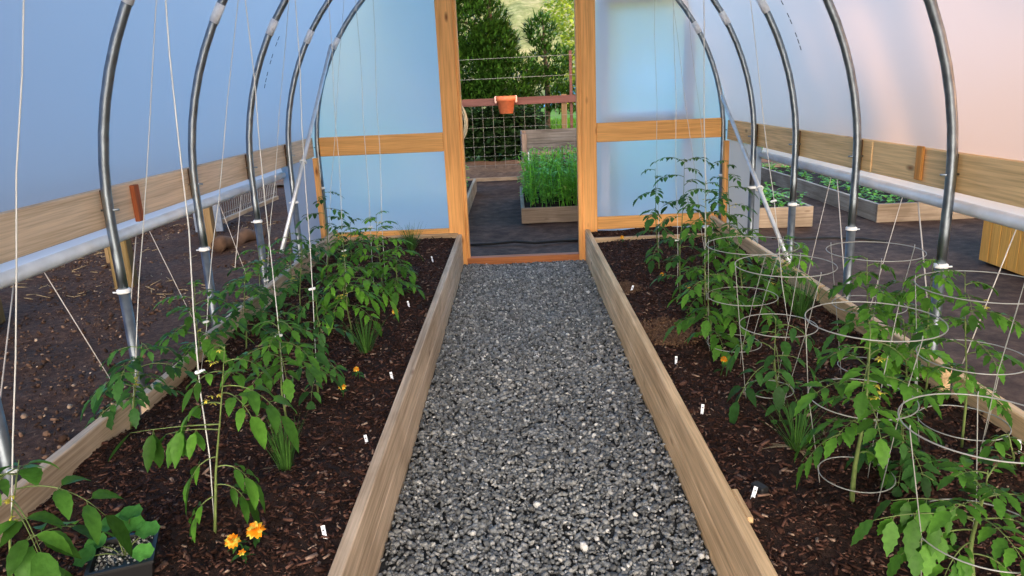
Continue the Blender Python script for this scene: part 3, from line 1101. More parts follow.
def tomato(label, bpx, tpx, bare=.2, nl=11, L=.2, size=.09, kind='cut', mat='tomato', seed=0, flowers=0, elev=.45,
           droop=1.0, stem_r=.0055, z=SOIL, extra=(), name='tomato_plant', side_shoots=0):
    rg = random.Random(seed * 77 + 5)
    if kind != 'broad':
        nl = int(nl * 1.45 + .5); size *= 1.0; L *= .80; droop *= .85
    stem_r *= .8
    base = sp(bpx[0], bpx[1])
    top = yp(tpx[0], tpx[1], base.y)
    H = top.z - base.z
    t = thing(name, label, 'tomato plant', base, TOMATO_GROUP)
    n = 9
    pts = []
    for i in range(n + 1):
        k = i / n
        w = math.sin(k * 5 + seed) * .012 * min(1, k * 3) * (1 - k)
        pts.append(base.lerp(top, k) + Vector((w, math.cos(k * 4 + seed * 2) * .012 * min(1, k * 3), 0)))
    pts[0] = base - Vector((0, 0, .02))
    st = MB()
    st.tube(pts, [stem_r * (1.15 - .95 * i / n) for i in range(n + 1)], 7)
    fol, fl = MB(), MB()
    for i in range(nl):
        k = bare + (1 - bare) * (i + .3 * rg.random()) / max(1, nl - .5)
        k = min(.995, k)
        j = min(n - 1, int(k * n))
        p = pts[j].lerp(pts[j + 1], k * n - j)
        az = i * 2.4 + seed + rg.uniform(-.3, .3)
        f = (1.0 if k < .75 else 1.0 - (k - .75) * 1.9)
        f = max(.35, f) * rg.uniform(.8, 1.15)
        leaf(fol, st, p, az, elev + .5 * max(0, k - .6) + rg.uniform(-.2, .2), L * f, size * f, kind, rg, droop)
    for (k, az, el, LL, ss, dr, *hg) in extra:
        j = min(n - 1, int(k * n))
        p = pts[j].lerp(pts[j + 1], k * n - j)
        leaf(fol, st, p, az, el, LL, ss, kind, rg, dr, hg[0] if hg else 0.0)
    st.build('stem', M['stem'], t)
    fol.build('foliage', M[mat], t)
    if flowers:
        for i in range(flowers):
            k = rg.uniform(max(bare, .3), .95)
            j = min(n - 1, int(k * n))
            p = pts[j].lerp(pts[j + 1], k * n - j) + Vector((rg.uniform(-.045, .045), rg.uniform(-.06, .0), rg.uniform(-.02, .04)))
            for q in range(4):
                blossom(fl, p + Vector((rg.uniform(-.018, .018), rg.uniform(-.018, .018), rg.uniform(-.018, .018))), .012, rg)
        fl.build('blossoms', M['yellow'], t)
    return t, pts


E_ = 0.0       # azimuth 0 is +X (to the right), PI is left, -PI/2 towards the viewer
# --- left bed
tomato('broad-leaved tomato plant in the bottom left corner, tied to the longest white string', (10, 598), (16, 462), .35, 5, .2, .115, 'broad', 'tomato', 1, 4, .35, 1.0,
       extra=((.8, .15, .35, .24, .12, 1.3), (.72, -.7, .2, .2, .11, 1.3), (.9, PI, .3, .2, .11, 1.2), (.35, -.2, .1, .14, .07, 1.2)))
tomato('tomato plant sprawling around the foot of the hoop by the red cleat', (130, 428), (142, 342), .3, 9, .24, .085, 'cut', 'tomato_d', 2, 2, .3, 1.2)
tomato('tomato plant with big drooping leaves right behind the front pair of marigolds', (214, 532), (226, 345), .70, 6, .13, .075, 'broad', 'tomato', 3, 2, .45, 1.2,
       extra=((.60, PI, .02, .26, .135, .12, 2.2), (.57, PI - .12, .1, .17, .11, .3, 1.6), (.36, .15, .5, .12, .095, 1.8), (.26, .05, .4, .11, .09, 1.7), (.42, PI + .3, .2, .12, .085, 1.6), (.20, PI + .6, .2, .10, .08, 1.6), (.80, -.15, .35, .2, .10, 1.3)))
tomato('tomato plant with a long bare stem beside the front onion clump', (287, 420), (276, 318), .55, 9, .22, .085, 'cut', 'tomato', 4, 0, .35, 1.1)
tomato('tomato plant with curling grey-green leaves before the middle onion clump', (318, 392), (316, 298), .12, 11, .16, .075, 'broad', 'tomato_d', 5, 0, .5, 1.5)
tomato('tomato plant with yellow buds beside the second hoop foot on the left', (197, 375), (196, 288), .25, 10, .24, .085, 'cut', 'tomato', 6, 1, .35, 1.0)
tomato('low bushy tomato plant behind the bare-stemmed one in the left bed', (246, 348), (245, 268), .2, 10, .24, .085, 'cut', 'tomato_d', 7, 1, .35, 1.0)
tomato('tomato plant in front of the third hoop foot on the left', (262, 318), (258, 246), .2, 9, .22, .08, 'cut', 'tomato', 8, 1, .4, 1.0)
tomato('tomato plant tied to the string left of the blossoming one', (300, 322), (302, 238), .15, 10, .24, .08, 'cut', 'tomato_d', 9, 2, .4, 1.0)
tomato('tomato plant with a bright arched leaf over the middle onion clump', (352, 330), (342, 262), .3, 8, .24, .09, 'cut', 'tomato_b', 10, 2, .4, 1.3, extra=((.75, -.15, .5, .30, .11, 1.5),))
tomato('blossoming tomato plant in the middle of the left bed crowd', (345, 302), (342, 232), .1, 10, .24, .08, 'cut', 'tomato', 11, 5, .4, 1.0)
tomato('tall thin tomato plant in front of the left corner stud', (328, 276), (324, 190), .3, 8, .22, .07, 'cut', 'tomato_d', 12, 0, .3, .9)
tomato('dense tomato plant highest in the left bed, before the end wall film', (382, 292), (376, 214), .05, 15, .2, .07, 'fine', 'tomato_b', 13, 2, .5, .9)
tomato('tomato plant with drooping leaf in front of the dense highest one', (398, 296), (396, 246), .1, 9, .2, .08, 'cut', 'tomato', 14, 0, .35, 1.3)
tomato('tomato plant low beside the foot of the left diagonal brace', (292, 292), (290, 232), .1, 9, .22, .075, 'cut', 'tomato_d', 15, 1, .4, 1.0)
tomato('low dark tomato plant at the back left corner of the bed', (352, 258), (350, 222), .05, 9, .2, .07, 'cut', 'tomato_d', 16, 0, .45, 1.0)
# --- right bed
tomato('tall slim tomato plant standing left of all others in the right bed', (659, 268), (655, 168), .12, 8, .2, .075, 'cut', 'tomato_d', 21, 0, .35, 1.1)
tomato('tallest tomato plant in the right bed before the end wall film', (680, 292), (684, 158), .1, 11, .2, .075, 'cut', 'tomato_d', 22, 0, .4, 1.0, extra=((.97, .4, .6, .18, .06, 1.0), (.97, 2.4, .6, .2, .05, .9)))
tomato('tomato plant with broad bright lower leaves along the right string stake', (705, 305), (706, 182), .08, 14, .22, .08, 'cut', 'tomato', 23, 1, .4, 1.1)
tomato('tomato plant in front of the right corner stud', (730, 268), (728, 160), .12, 11, .22, .07, 'cut', 'tomato_d', 24, 1, .35, 1.0)
tomato('tomato plant whose lowest leaf carries the yellow marigold by the right bed front', (712, 348), (704, 268), .1, 10, .2, .085, 'cut', 'tomato', 25, 0, .35, 1.2)
tomato('bushy tomato plant behind the cage ring at the right string stake', (742, 318), (738, 224), .1, 12, .24, .085, 'cut', 'tomato', 26, 1, .4, 1.0)
tomato('grey-green drooping tomato plant inside the front left cage', (778, 408), (776, 318), .1, 14, .22, .085, 'broad', 'tomato_d', 27, 0, .45, 1.5)
tomato('blossoming tomato plant at the foot of the right diagonal brace', (778, 305), (780, 258), .1, 9, .2, .075, 'cut', 'tomato', 28, 4, .4, 1.0)
tomato('thick-stemmed tomato plant in the cage in the middle of the right bed', (852, 500), (872, 332), .5, 9, .20, .075, 'cut', 'tomato', 29, 3, .35, 1.1, stem_r=.009, extra=((.42, PI - .2, .35, .20, .085, 1.6), (.48, PI - .7, .3, .2, .085, 1.4), (.3, .3, .4, .12, .07, 1.6)))
tomato('tomato plant in the cage before the second right hoop foot', (868, 392), (868, 258), .45, 9, .16, .075, 'cut', 'tomato', 30, 0, .4, 1.3)
tomato('bright green tomato plant beside the folded white tag', (908, 400), (902, 318), .05, 10, .15, .085, 'cut', 'tomato_b', 31, 0, .6, 1.1)
tomato('tomato plant in the cage against the right outer board', (962, 446), (966, 272), .3, 10, .20, .075, 'fine', 'tomato', 32, 1, .4, 1.1)
tomato('tomato plant with pale top leaves before the front right hoop foot', (925, 395), (935, 258), .75, 5, .15, .075, 'cut', 'tomato_b', 33, 0, .4, 1.2)
tomato('large tomato plant with hanging leaflets in the cage at the bottom right corner', (972, 592), (985, 468), .55, 6, .17, .075, 'cut', 'tomato', 34, 0, .5, .9, stem_r=.009,
       extra=((.60, PI - .05, .30, .25, .105, .45, 1.5), (.66, PI - .25, .45, .2, .09, .6, 1.2), (.5, PI + .12, .3, .2, .09, .8, 1.2), (.40, PI + .5, .35, .13, .085, 1.5), (.58, -.1, .45, .2, .10, 1.2), (.3, -.3, .3, .14, .09, 1.5)))
tomato('little tomato plant beside the third right hoop, leaves at the clamp', (798, 285), (792, 236), .5, 6, .13, .07, 'cut', 'tomato_b', 35, 0, .4, 1.0)
tomato('tomato plant hanging over the right outer board beside the second right hoop', (915, 372), (905, 278), .65, 6, .16, .08, 'cut', 'tomato', 36, 0, .3, 1.2)
tomato('small fallen-over tomato plant low beside the middle cage foot', (905, 478), (900, 412), .1, 8, .16, .07, 'fine', 'tomato_d', 37, 0, .3, 1.3)
tomato('weedy tomato sprig touching the white tag at the right frame edge', (1012, 470), (1008, 432), .1, 5, .14, .08, 'broad', 'tomato', 38, 0, .4, 1.2)

# --- onion clumps
def onion(label, px, h_px, n, mat, spread, seed, straw=0):
    rg = random.Random(seed)
    base = sp(px[0], px[1])
    H = yp(px[0], px[1] - h_px, base.y).z - base.z
    t = thing('onion_clump', label, 'onion', base, 'onion clumps in the beds')
    b = MB()
    for i in range(n):
        a = rg.uniform(0, 2 * PI)
        r = spread * math.sqrt(rg.random())
        d = Vector((math.cos(a) * r, math.sin(a) * r, 1))
        p = base + Vector((math.cos(a), math.sin(a), 0)) * .028 * rg.random()
        b.blade(p, d, H * rg.uniform(.8, 1.3), .0055, rg.uniform(.1, .6), 5)
    b.build('leaves', M[mat], t)
    if straw:
        s2 = MB()
        for i in range(straw):
            a = rg.uniform(PI * .8, PI * 1.9)
            s2.blade(base, (math.cos(a), math.sin(a), .25), H * rg.uniform(.8, 1.3), .006, .9, 5)
        s2.build('dry_leaves', M['straw'], t)


onion('onion clump with dry straw-like lower leaves in front of the bare-stemmed tomato', (286, 468), 44, 80, 'onion', .35, 1, 9)
onion('dark green onion clump beside the single marigold in the left bed', (366, 352), 32, 80, 'onion', .55, 2, 3)
onion('sprawling grassy onion clump left of the middle cage', (796, 448), 44, 60, 'onion', 1.0, 3, 14)
onion('dark onion clump against the right outer board near the brace', (800, 318), 34, 70, 'onion', .45, 4, 2)
onion('shadowed onion clump low at the back of the left bed', (412, 250), 26, 80, 'onion', .7, 5, 0)

# --- marigolds
def marigold(label, px, zf, r, seed, bud=False):
    rg = random.Random(seed)
    head = gp(px[0], px[1], zf + sp(px[0], px[1]).z - SOIL)
    base = Vector((head.x + rg.uniform(-.02, .02), head.y + .03, sp(px[0], px[1]).z))
    t = thing('marigold', label, 'marigold', base, 'marigolds in the beds')
    b = MB(); b.tube([base - Vector((0, 0, .02)), base.lerp(head, .5) + Vector((.008, 0, 0)), head - Vector((0, 0, .006))], .0025, 6)
    for i in range(5):
        a = rg.uniform(0, 6.28)
        b.leaflet(base.lerp(head, rg.uniform(.2, .7)), (math.cos(a), math.sin(a), .2), (0, 0, 1), .035, .014, .8, 3, .2, 5)
    b.build('stem', M['tomato_d'], t)
    b = MB()
    tilt = Matrix.Rotation(rg.uniform(.3, .6), 3, 'X')
    rings = [(1.0, 9, -.1), (.78, 9, .25), (.5, 7, .65), (.25, 5, 1.3)] if not bud else [(.8, 6, .5), (.4, 4, 1.2)]
    for (k, n_, el) in rings:
        for i in range(n_):
            a = i * 2 * PI / n_ + k * 3 + rg.uniform(-.15, .15)
            d = tilt @ Vector((math.cos(a), math.sin(a), el))
            b.leaflet(head + Vector((0, 0, .004 * (1 - k))), d, tilt @ Vector((0, 0, 1)), r * (k * .6 + .4), r * .62, .5, 0, -.15, 4, 0 if rg.random() < .6 else 1)
    b.build('flower_head', [M['orange'], M['yellow']], t)


marigold('largest orange marigold at the front of the left bed', (255, 529), SOIL + .06, .031, 1)
marigold('yellow-orange marigold left of the largest one', (232, 540), SOIL + .05, .026, 2)
marigold('small orange marigold bud below the front pair', (242, 553), SOIL + .03, .014, 3, True)
marigold('orange marigold in front of the middle onion clump', (342, 386), SOIL + .05, .02, 4)
marigold('small marigold just behind the one by the middle onion clump', (356, 369), SOIL + .05, .016, 5)
marigold('single orange marigold near the path board in the left bed', (395, 311), SOIL + .06, .022, 6)
marigold('orange marigold on the drooping leaves at the front of the right bed', (724, 359), SOIL + .08, .018, 7)
marigold('tiny orange marigold under the tall tomato stake', (688, 286), SOIL + .05, .018, 8)
marigold('faded orange marigold left of the tall tomato stake', (662, 274), SOIL + .06, .016, 9)
marigold('small yellow marigold before the end board of the right bed', (622, 237), SOIL + .05, .02, 10)
marigold('orange marigold inside the back wire cage', (746, 278), SOIL + .05, .018, 11)

# --- plant tags
def ptag(label, px, h_px, lean, seed, w=.012, folded=False):
    h_px *= .8
    base = sp(px[0], px[1])
    top = yp(px[0] + lean, px[1] - h_px, base.y)
    H = max(.02, (top - base).length)
    b = MB()
    d = (top - base).normalized()
    d = (d + Vector((0, .45, 0))).normalized()
    a = base - d * .01
    b.beam(a, base + d * H, w, .0015, up=(0, -1, .4), bev=.0005)
    b.box(base + d * H * .6 + Vector((0, -.0035, .0016)), (w * .5, .0006, H * .12), mi=1)
    o = b.build('plant_tag', [M['tagw'], M['ink']], None, False, loc=base)
    tag(o, label, 'plant tag', 'white plant tags')


for a in (('white plant tag nearest the front in the left bed', (325, 537), 12, -4, 1),
          ('white plant tag second from the front along the left path board', (367, 443), 9, -3, 2),
          ('white plant tag third along the left path board, beyond the onion clump', (392, 378), 7, -2, 3),
          ('short white plant tag level with the single marigold, left bed', (409, 306), 6, -2, 4),
          ('white plant tag furthest back along the left path board', (433, 262), 7, -2, 5),
          ('white plant tag on a dark base at the front of the right bed', (753, 497), 11, 5, 6),
          ('white plant tag second from the front along the right path board', (702, 413), 10, 2, 7),
          ('white plant tag below the larger coir patch', (676, 363), 8, 1, 8),
          ('white plant tag on the smaller coir patch near the end wall', (631, 292), 8, 3, 9),
          ('folded white tag between the two right cages', (916, 384), 9, 3, 10),
          ('white tag at the right frame edge beside the weedy sprig', (1020, 452), 14, 3, 11)):
    ptag(*a)
b = MB(); p = sp(760, 496); b.box(p + Vector((.008, .03, .010)), (.03, .05, .022), Matrix.Rotation(.5, 3, 'Z'), bev=.004)
tag(b.build('label_block', M['pot_black'], None, False, loc=p), 'small black plastic block behind the front right plant tag', 'block')

# --- nursery pot at bottom left
p = sp(128, 572)
t = thing('nursery_pot', 'black square nursery pot of perlite soil at the bottom left', 'plant pot', p)
b = MB()
rz = Matrix.Rotation(.35, 3, 'Z')
def sq(h, z): return [p + rz @ Vector((sx_ * h, sy_ * h, z)) for sx_, sy_ in ((-1, -1), (1, -1), (1, 1), (-1, 1))]
lv = [sq(.062, -.03), sq(.078, .06), sq(.082, .06), sq(.082, .068), sq(.072, .068), sq(.070, .052)]
vs = [q for l in lv for q in l]
fs = []
for j in range(len(lv) - 1):
    for i in range(4): fs.append((j * 4 + i, j * 4 + (i + 1) % 4, (j + 1) * 4 + (i + 1) % 4, (j + 1) * 4 + i))
fs.append((0, 3, 2, 1)); fs.append((20, 21, 22, 23))
b.add(vs, fs); b.build('pot', M['pot_black'], t, False)
b = MB()
for i in range(260):
    q = p + rz @ Vector((rnd.uniform(-.066, .066), rnd.uniform(-.066, .066), .054 + rnd.uniform(0, .008)))
    s_ = rnd.uniform(.0015, .005)
    b.add([q + Vector(v) * s_ for v in ((1, 0, 0), (0, 1, 0), (-1, 0, 0), (0, -1, 0), (0, 0, 1), (0, 0, -1))], [(0, 1, 4), (1, 2, 4), (2, 3, 4), (3, 0, 4), (1, 0, 5), (2, 1, 5), (3, 2, 5), (0, 3, 5)])
tag(b.build('potting_mix', M['perlite'], t, False), 'dark potting mix flecked with white perlite', kind='stuff')
t2 = thing('seedling', 'round-leaved green seedling growing in the black nursery pot', 'seedling', p + Vector((0, 0, .055)))
st, fo = MB(), MB()
for i, (a, e_, L_) in enumerate(((2.4, .9, .085), (1.4, 1.1, .10), (.2, .8, .085), (3.1, .5, .07), (-.4, .4, .07), (.9, 1.2, .07), (3.6, .35, .08))):
    d = Vector((math.cos(a) * math.cos(e_), math.sin(a) * math.cos(e_), math.sin(e_)))
    s0 = p + Vector((0, 0, .05)); e0 = s0 + d * L_
    st.tube([s0, s0.lerp(e0, .5) + Vector((0, 0, .008)), e0], .0016, 5)
    # round leaf: a disc with a scalloped rim
    nrm = (Vector((0, -.35, 1)) + d * .3).normalized(); u_ = nrm.orthogonal().normalized(); w_ = nrm.cross(u_)
    R_ = rnd.uniform(.026, .034)
    n_ = 14
    vv = [e0] + [e0 + d * R_ * .5 + (u_ * math.cos(2 * PI * k / n_) + w_ * math.sin(2 * PI * k / n_)) * R_ * (1.06 if k % 2 else .94) + nrm * .004 * math.sin(k * 2) for k in range(n_)]
    fo.add(vv, [(0, 1 + k, 1 + (k + 1) % n_) for k in range(n_)])
st.build('stem', M['stem'], t2); fo.build('round_leaves', M['lettuce'], t2)

# ------------------------------------------------------------------ tomato cages
def cage(label, rings, legs, turn, lean=(0, 0)):
    """rings: (centre px, rx px) from top to bottom; every ring's height follows from the cage axis"""
    bx, by, bz = rings[-1][0][0], rings[-1][0][1], rings[-1][2]
    c0 = gp(bx, by, bz)
    t = thing('tomato_cage', label, 'tomato cage', Vector((c0.x, c0.y, SOIL)), 'wire tomato cages in the right bed')
    cs = []
    for (c, rx, _z) in rings:
        q = yp(c[0], c[1], c0.y)
        D = (q - Vector((0, 0, CAMZ))).dot(_f)
        cs.append((q, rx * D / F_PX))
        b = MB(); b.ring(q, rx * D / F_PX, .0019, 56, 6); b.build('ring', M['wire'], t)
    for i in range(legs):
        a = turn + 2 * PI * i / legs
        d = Vector((math.cos(a), math.sin(a), 0))
        q0, r0 = cs[0]; q1, r1 = cs[-1]
        pts = [q0 + d * r0 + Vector((0, 0, .012))] + [q + d * r for q, r in cs]
        k = (q0.z - q1.z)
        foot = q1 + d * (r1 * .86); foot.z = SOIL - .05
        pts.append(foot)
        b = MB(); b.tube(pts, .0014, 6); b.build('leg', M['wire'], t)


cage('wire tomato cage standing in the middle of the right bed', [((874, 320), 64, 0), ((862, 398), 50, 0), ((856, 474), 35, SOIL + .05)], 3, .75)
cage('wire tomato cage close to the right outer board, wide ring before the front hoop', [((985, 286), 62, 0), ((972, 356), 49, 0), ((963, 422), 40, SOIL + .1)], 3, .4)
cage('wire tomato cage over the big plant in the bottom right corner', [((985, 425), 77, 0), ((982, 533), 62, SOIL + .16)], 3, 1.1)
cage('wire tomato cage before the second right hoop foot', [((875, 251), 45, 0), ((869, 305), 34, 0), ((865, 366), 25, SOIL + .06)], 3, .2)
cage('wire tomato cage around the grey-green drooping plant', [((785, 265), 48, 0), ((778, 325), 37, 0), ((769, 389), 23, SOIL + .05)], 3, .9)
cage('wire tomato cage around the bushy plant at the right string stake', [((752, 245), 44, 0), ((742, 296), 34, 0), ((734, 343), 26, SOIL + .06)], 3, .5)

# ------------------------------------------------------------------ strings
def string(label, bpx, upx, bz=SOIL, up2=None, clip=True, name='trellis_string', r=.0019):
    base = sp(bpx[0], bpx[1]) if bz == SOIL else gp(bpx[0], bpx[1], bz)
    q = yp(upx[0], upx[1], base.y)
    d = (q - base)
    k = 1.0
    # carry on up to the roof line
    while True:
        e = base + d * k
        if math.hypot(e.x - CX, max(0, e.z - ZC)) > 1.70 or e.z > 2.62: break
        k += .02
    e = base + d * k
    t = thing(name, label, 'string', base, 'white strings hung from the roof')
    b = MB()
    pts = [base.lerp(e, i / 10) + Vector((.004 * math.sin(i * 1.7 + bpx[0]), .006 * math.sin(i * 2.1), 0)) for i in range(11)]
    b.tube(pts, r, 6); b.build('twine', M['string'], t)
    if clip:
        c = base.lerp(e, clip if isinstance(clip, float) else .16)
        b = MB(); b.box(c, (.03, .012, .010), Matrix.Rotation(-.2, 3, 'Y'), bev=.003); b.build('clip', M['clip'], t, False)


string('white string furthest left, down to the corner tomato plant', (10, 590), (22, 0), clip=.16)
string('white string down the front face of the hoop by the red cleat', (131, 425), (157, 0), clip=.1)
string('white string down to the big drooping-leaved tomato behind the marigolds', (214, 525), (166, 0), clip=.22)
string('white string down to the second hoop foot on the left', (201, 372), (238, 0), clip=.12)
string('white string tied above the bare-stemmed tomato plant', (287, 418), (246, 4), clip=.16)
string('white string down to the third hoop foot on the left', (264, 312), (287.6, 14), clip=.1)
string('white string over the curling-leaved tomato plant', (318, 388), (298, 50), clip=.2)
string('white string left of the bushy middle, beside the left corner stud', (347, 300), (334, 90), clip=.15)
string('white string slanting from the end hoop to the thin tall tomato', (326, 270), (340, 55), clip=False)
string('white string down to the blossoming tomatoes before the end wall', (374, 285), (357, 10), clip=.18)
string('white string nearest the doorway on the left', (385, 285), (373, 2), clip=False)
string('white string down to the slim tomato furthest left in the right bed', (659, 264), (655, 20), clip=.12)
string('white string over the faint fold of the right end film', (678, 290), (674, 0), clip=.14)
string('thin white string slanting between the two tall right tomatoes', (706, 262), (684, 90), clip=False, r=.0018)
string('white string along the stake of the broad-leaved right tomato', (706, 300), (703.5, 0), clip=.2, r=.003)
string('thin white string ending at the right corner stud plant', (716, 262), (698, 100), clip=False, r=.0016)
string('white string crossing the right hip board beside the brace', (788, 325), (757, 60), clip=.3)


def rope(label, a, b_, r=.0026, sag=.0):
    a, b_ = Vector(a), Vector(b_)
    s_ = -1 if a.x < CX else 1
    a = Vector((CX + s_ * 1.838, a.y, .922))      # tied to the curtain pipe
    bb = MB(); mid = (a + b_) / 2 - Vector((0, 0, sag))
    bb.tube([a, mid, b_], r, 6)
    o = bb.build('tie_rope', M['rope'], None, loc=b_)
    tag(o, label, 'rope', 'ropes below the side curtains')


def side(px, s_, off): return xp(px[0], px[1], CX + s_ * off)
rope('white curtain rope hanging at the left frame edge', side((11, 292), -1, 1.86), side((-14, 520), -1, 1.72))
rope('thin rope slanting over the bare soil left of the hoop by the red cleat', side((50, 283), -1, 1.82), side((122, 398), -1, 1.70), .0018)
rope('thin rope slanting between the first two left hoops', side((153, 235), -1, 1.82), side((196, 325), -1, 1.70), .0018)
rope('thin rope slanting between the second and third left hoops', side((222, 206), -1, 1.82), side((246, 274), -1, 1.70), .0018)
rope('white curtain rope hanging just behind the hoop by the red cleat', side((133.5, 243), -1, 1.86), side((128, 340), -1, 1.80))
rope('white curtain rope hanging behind the second left hoop', side((240, 205), -1, 1.86), side((235, 268), -1, 1.80))
rope('thin rope slanting between the third and second right hoops', side((828, 183), 1, 1.82), side((797, 320), 1, 1.68), .0018)
rope('thin rope slanting between the second and first right hoops', side((897, 219), 1, 1.82), side((862, 335), 1, 1.68), .0018)
rope('yellowish thin rope slanting at the right frame edge', side((1010, 245), 1, 1.82), side((962, 365), 1, 1.68), .0022)
rope('short white curtain rope beside the second right hoop', side((840, 186), 1, 1.86), side((846, 300), 1, 1.74), .003)
rope('white curtain rope left of the first right hoop', side((921, 213), 1, 1.86), side((930, 330), 1, 1.74), .0034)

# ------------------------------------------------------------------ outside right
def outbed(name_label, corners, h, mats, green, seed, z0=-.02):
    (x0, y0, x1, y1) = corners
    t = thing('garden_bed', name_label, 'raised bed', ((x0 + x1) / 2, (y0 + y1) / 2, 0), 'wooden garden beds outside')
    for (c, s, mt) in (((x0 + .02, (y0 + y1) / 2, h / 2), (.04, y1 - y0, h), M['old_y']), ((x1 - .02, (y0 + y1) / 2, h / 2), (.04, y1 - y0, h), M['old_y']),
                       (((x0 + x1) / 2, y0 + .02, h / 2), (x1 - x0 + .004, .042, h + .003), M['old_x']), (((x0 + x1) / 2, y1 - .02, h / 2), (x1 - x0 + .004, .042, h + .003), M['old_x'])):
        b_ = MB(); b_.box(c, s, bev=.004); b_.build('board', mt, t, False)
    f = bumps(seed, amp=.015, fmax=8)
    V_, T_ = grid_surface(x0 + .04, x1 - .04, y0 + .04, y1 - .04, lambda x, y: h - .04 + f(x, y), .08)
    o_ = loose('soil', V_, 3, T_, [M['soil']], np.zeros(len(T_)), True)
    o_.parent = t
    o_.data.transform(Matrix.Translation(-Vector(t.location)))
    tag(o_, kind='stuff')
    rg = random.Random(seed)
    b_ = MB()
    for (kind, n_, hh) in green:
        for i in range(n_):
            p_ = Vector((rg.uniform(x0 + .07, x1 - .07), rg.uniform(y0 + .07, y1 - .07), h - .04))
            if kind == 'tuft':
                for j in range(5):
                    a = rg.uniform(0, 6.28)
                    b_.leaflet(p_ + Vector((0, 0, rg.uniform(0, hh))), (math.cos(a), math.sin(a), rg.uniform(.1, 1.0)), (0, 0, 1), rg.uniform(.04, .09), .04, .8, 0, .2, 4)
            else:
                q = p_.copy(); pts = [q.copy()]
                lean = Vector((rg.uniform(-.15, .15), rg.uniform(-.2, .1), 1))
                H_ = hh * rg.uniform(.6, 1.05)
                for j in range(6):
                    lean = (lean + Vector((rg.uniform(-.15, .15), rg.uniform(-.15, .15), 0))).normalized()
                    q = q + lean * H_ / 6; pts.append(q.copy())
                b_.tube(pts, .004, 4, 0, False)
                for j in range(12):
                    k = rg.randrange(1, 6)
                    a = rg.uniform(0, 6.28)
                    b_.leaflet(pts[k].lerp(pts[k + 1], rg.random()), (math.cos(a), math.sin(a), rg.uniform(-.1, .9)), (0, 0, 1), rg.uniform(.05, .1), .035, .6, 0, .2, 4, 0 if rg.random() < .95 else 1)
    return t, b_


t, b = outbed('short weathered garden bed of leafy greens outside the right side', (1.95, 7.40, 3.03, 8.75), .21, None, [('tuft', 130, .16)], 41)
tag(b.build('leafy_greens', [M['pea'], M['pea_y']], None), 'leafy greens filling the short bed outside the right side', 'greens', kind='stuff')
t, b = outbed('long weathered garden bed with a corner beside the first right hoop', (3.72, 7.46, 5.6, 11.5), .19, None, [('tuft', 260, .07)], 42)
tag(b.build('ground_greens', [M['pea'], M['pea_y']], None), 'low greens scattered over the long bed outside the right side', 'greens', kind='stuff')
t, b = outbed('weathered garden bed just beyond the doorway on the right', (.04, 8.25, 1.75, 10.2), .175, None, [('vine', 460, .60)], 43)
tag(b.build('pea_foliage', [M['pea'], M['pea_y']], None), 'tall dense pea vines in the bed beyond the doorway', 'pea vines', kind='stuff')
t, b = outbed('weathered garden bed beyond the doorway on the left', (-2.1, 7.9, -.62, 11.2), .2, None, [('tuft', 200, .32)], 44)
tag(b.build('herb_foliage', [M['pea'], M['pea_y']], None), 'green herbs in the bed beyond the doorway on the left', 'herbs', kind='stuff')
# fallen vine stems
b = MB()
# cedar planter
pc = gp(978, 262)
t = thing('cedar_planter', 'orange cedar plank planter box outside the right side', 'planter', (pc.x + .3, pc.y - .6, 0))
Y_b = pc.y
for i in range(13):
    b = MB(); b.box((pc.x + .012, Y_b - .055 - i * .112, .31), (.022, .108, .58), bev=.003); b.build('plank', M['cedar'], t, False)
for i in range(6):
    b = MB(); b.box((pc.x + .08 + i * .112, Y_b - .012, .31), (.108, .022, .58), bev=.003); b.build('plank', M['cedar'], t, False)
b = MB(); b.box((pc.x + .36, Y_b - .73, .52), (.66, 1.40, .04)); b.build('fill_soil', M['soil'], t, False)
b = MB(); b.box((pc.x + .36, Y_b - .73, .04), (.66, 1.40, .06)); b.build('base', M['cedar'], t, False)
# folds of the weed fabric
def fold(label, pts, r):
    b_ = MB()
    P = [gp(x, y, .004) for x, y in pts]
    b_.tube(P, r, 6)
    tag(b_.build('fabric_fold', M['seam'], None, loc=P[0]), label, 'fabric fold', 'folds in the weed fabric')
fold('dark fold of weed fabric crossing outside the right side', [(772, 238), (800, 239), (830, 238), (862, 239), (886, 242)], .014)
fold('dark fold of weed fabric crossing just beyond the door sill', [(466, 245), (490, 244), (515, 241.5), (535, 243), (560, 241), (584, 240)], .014)
# edging board beyond the beds
a0, a1 = gp(468, 180.5, .03), gp(530, 177.5, .03)
b = MB(); b.beam(a0 - Vector((1.5, 0, 0)), a1 + Vector((.4, 0, 0)), .05, .06, bev=.004)
tag(b.build('edging_board', M['old_x'], None, False, loc=a0), 'pale edging board across the end of the yard path', 'board')

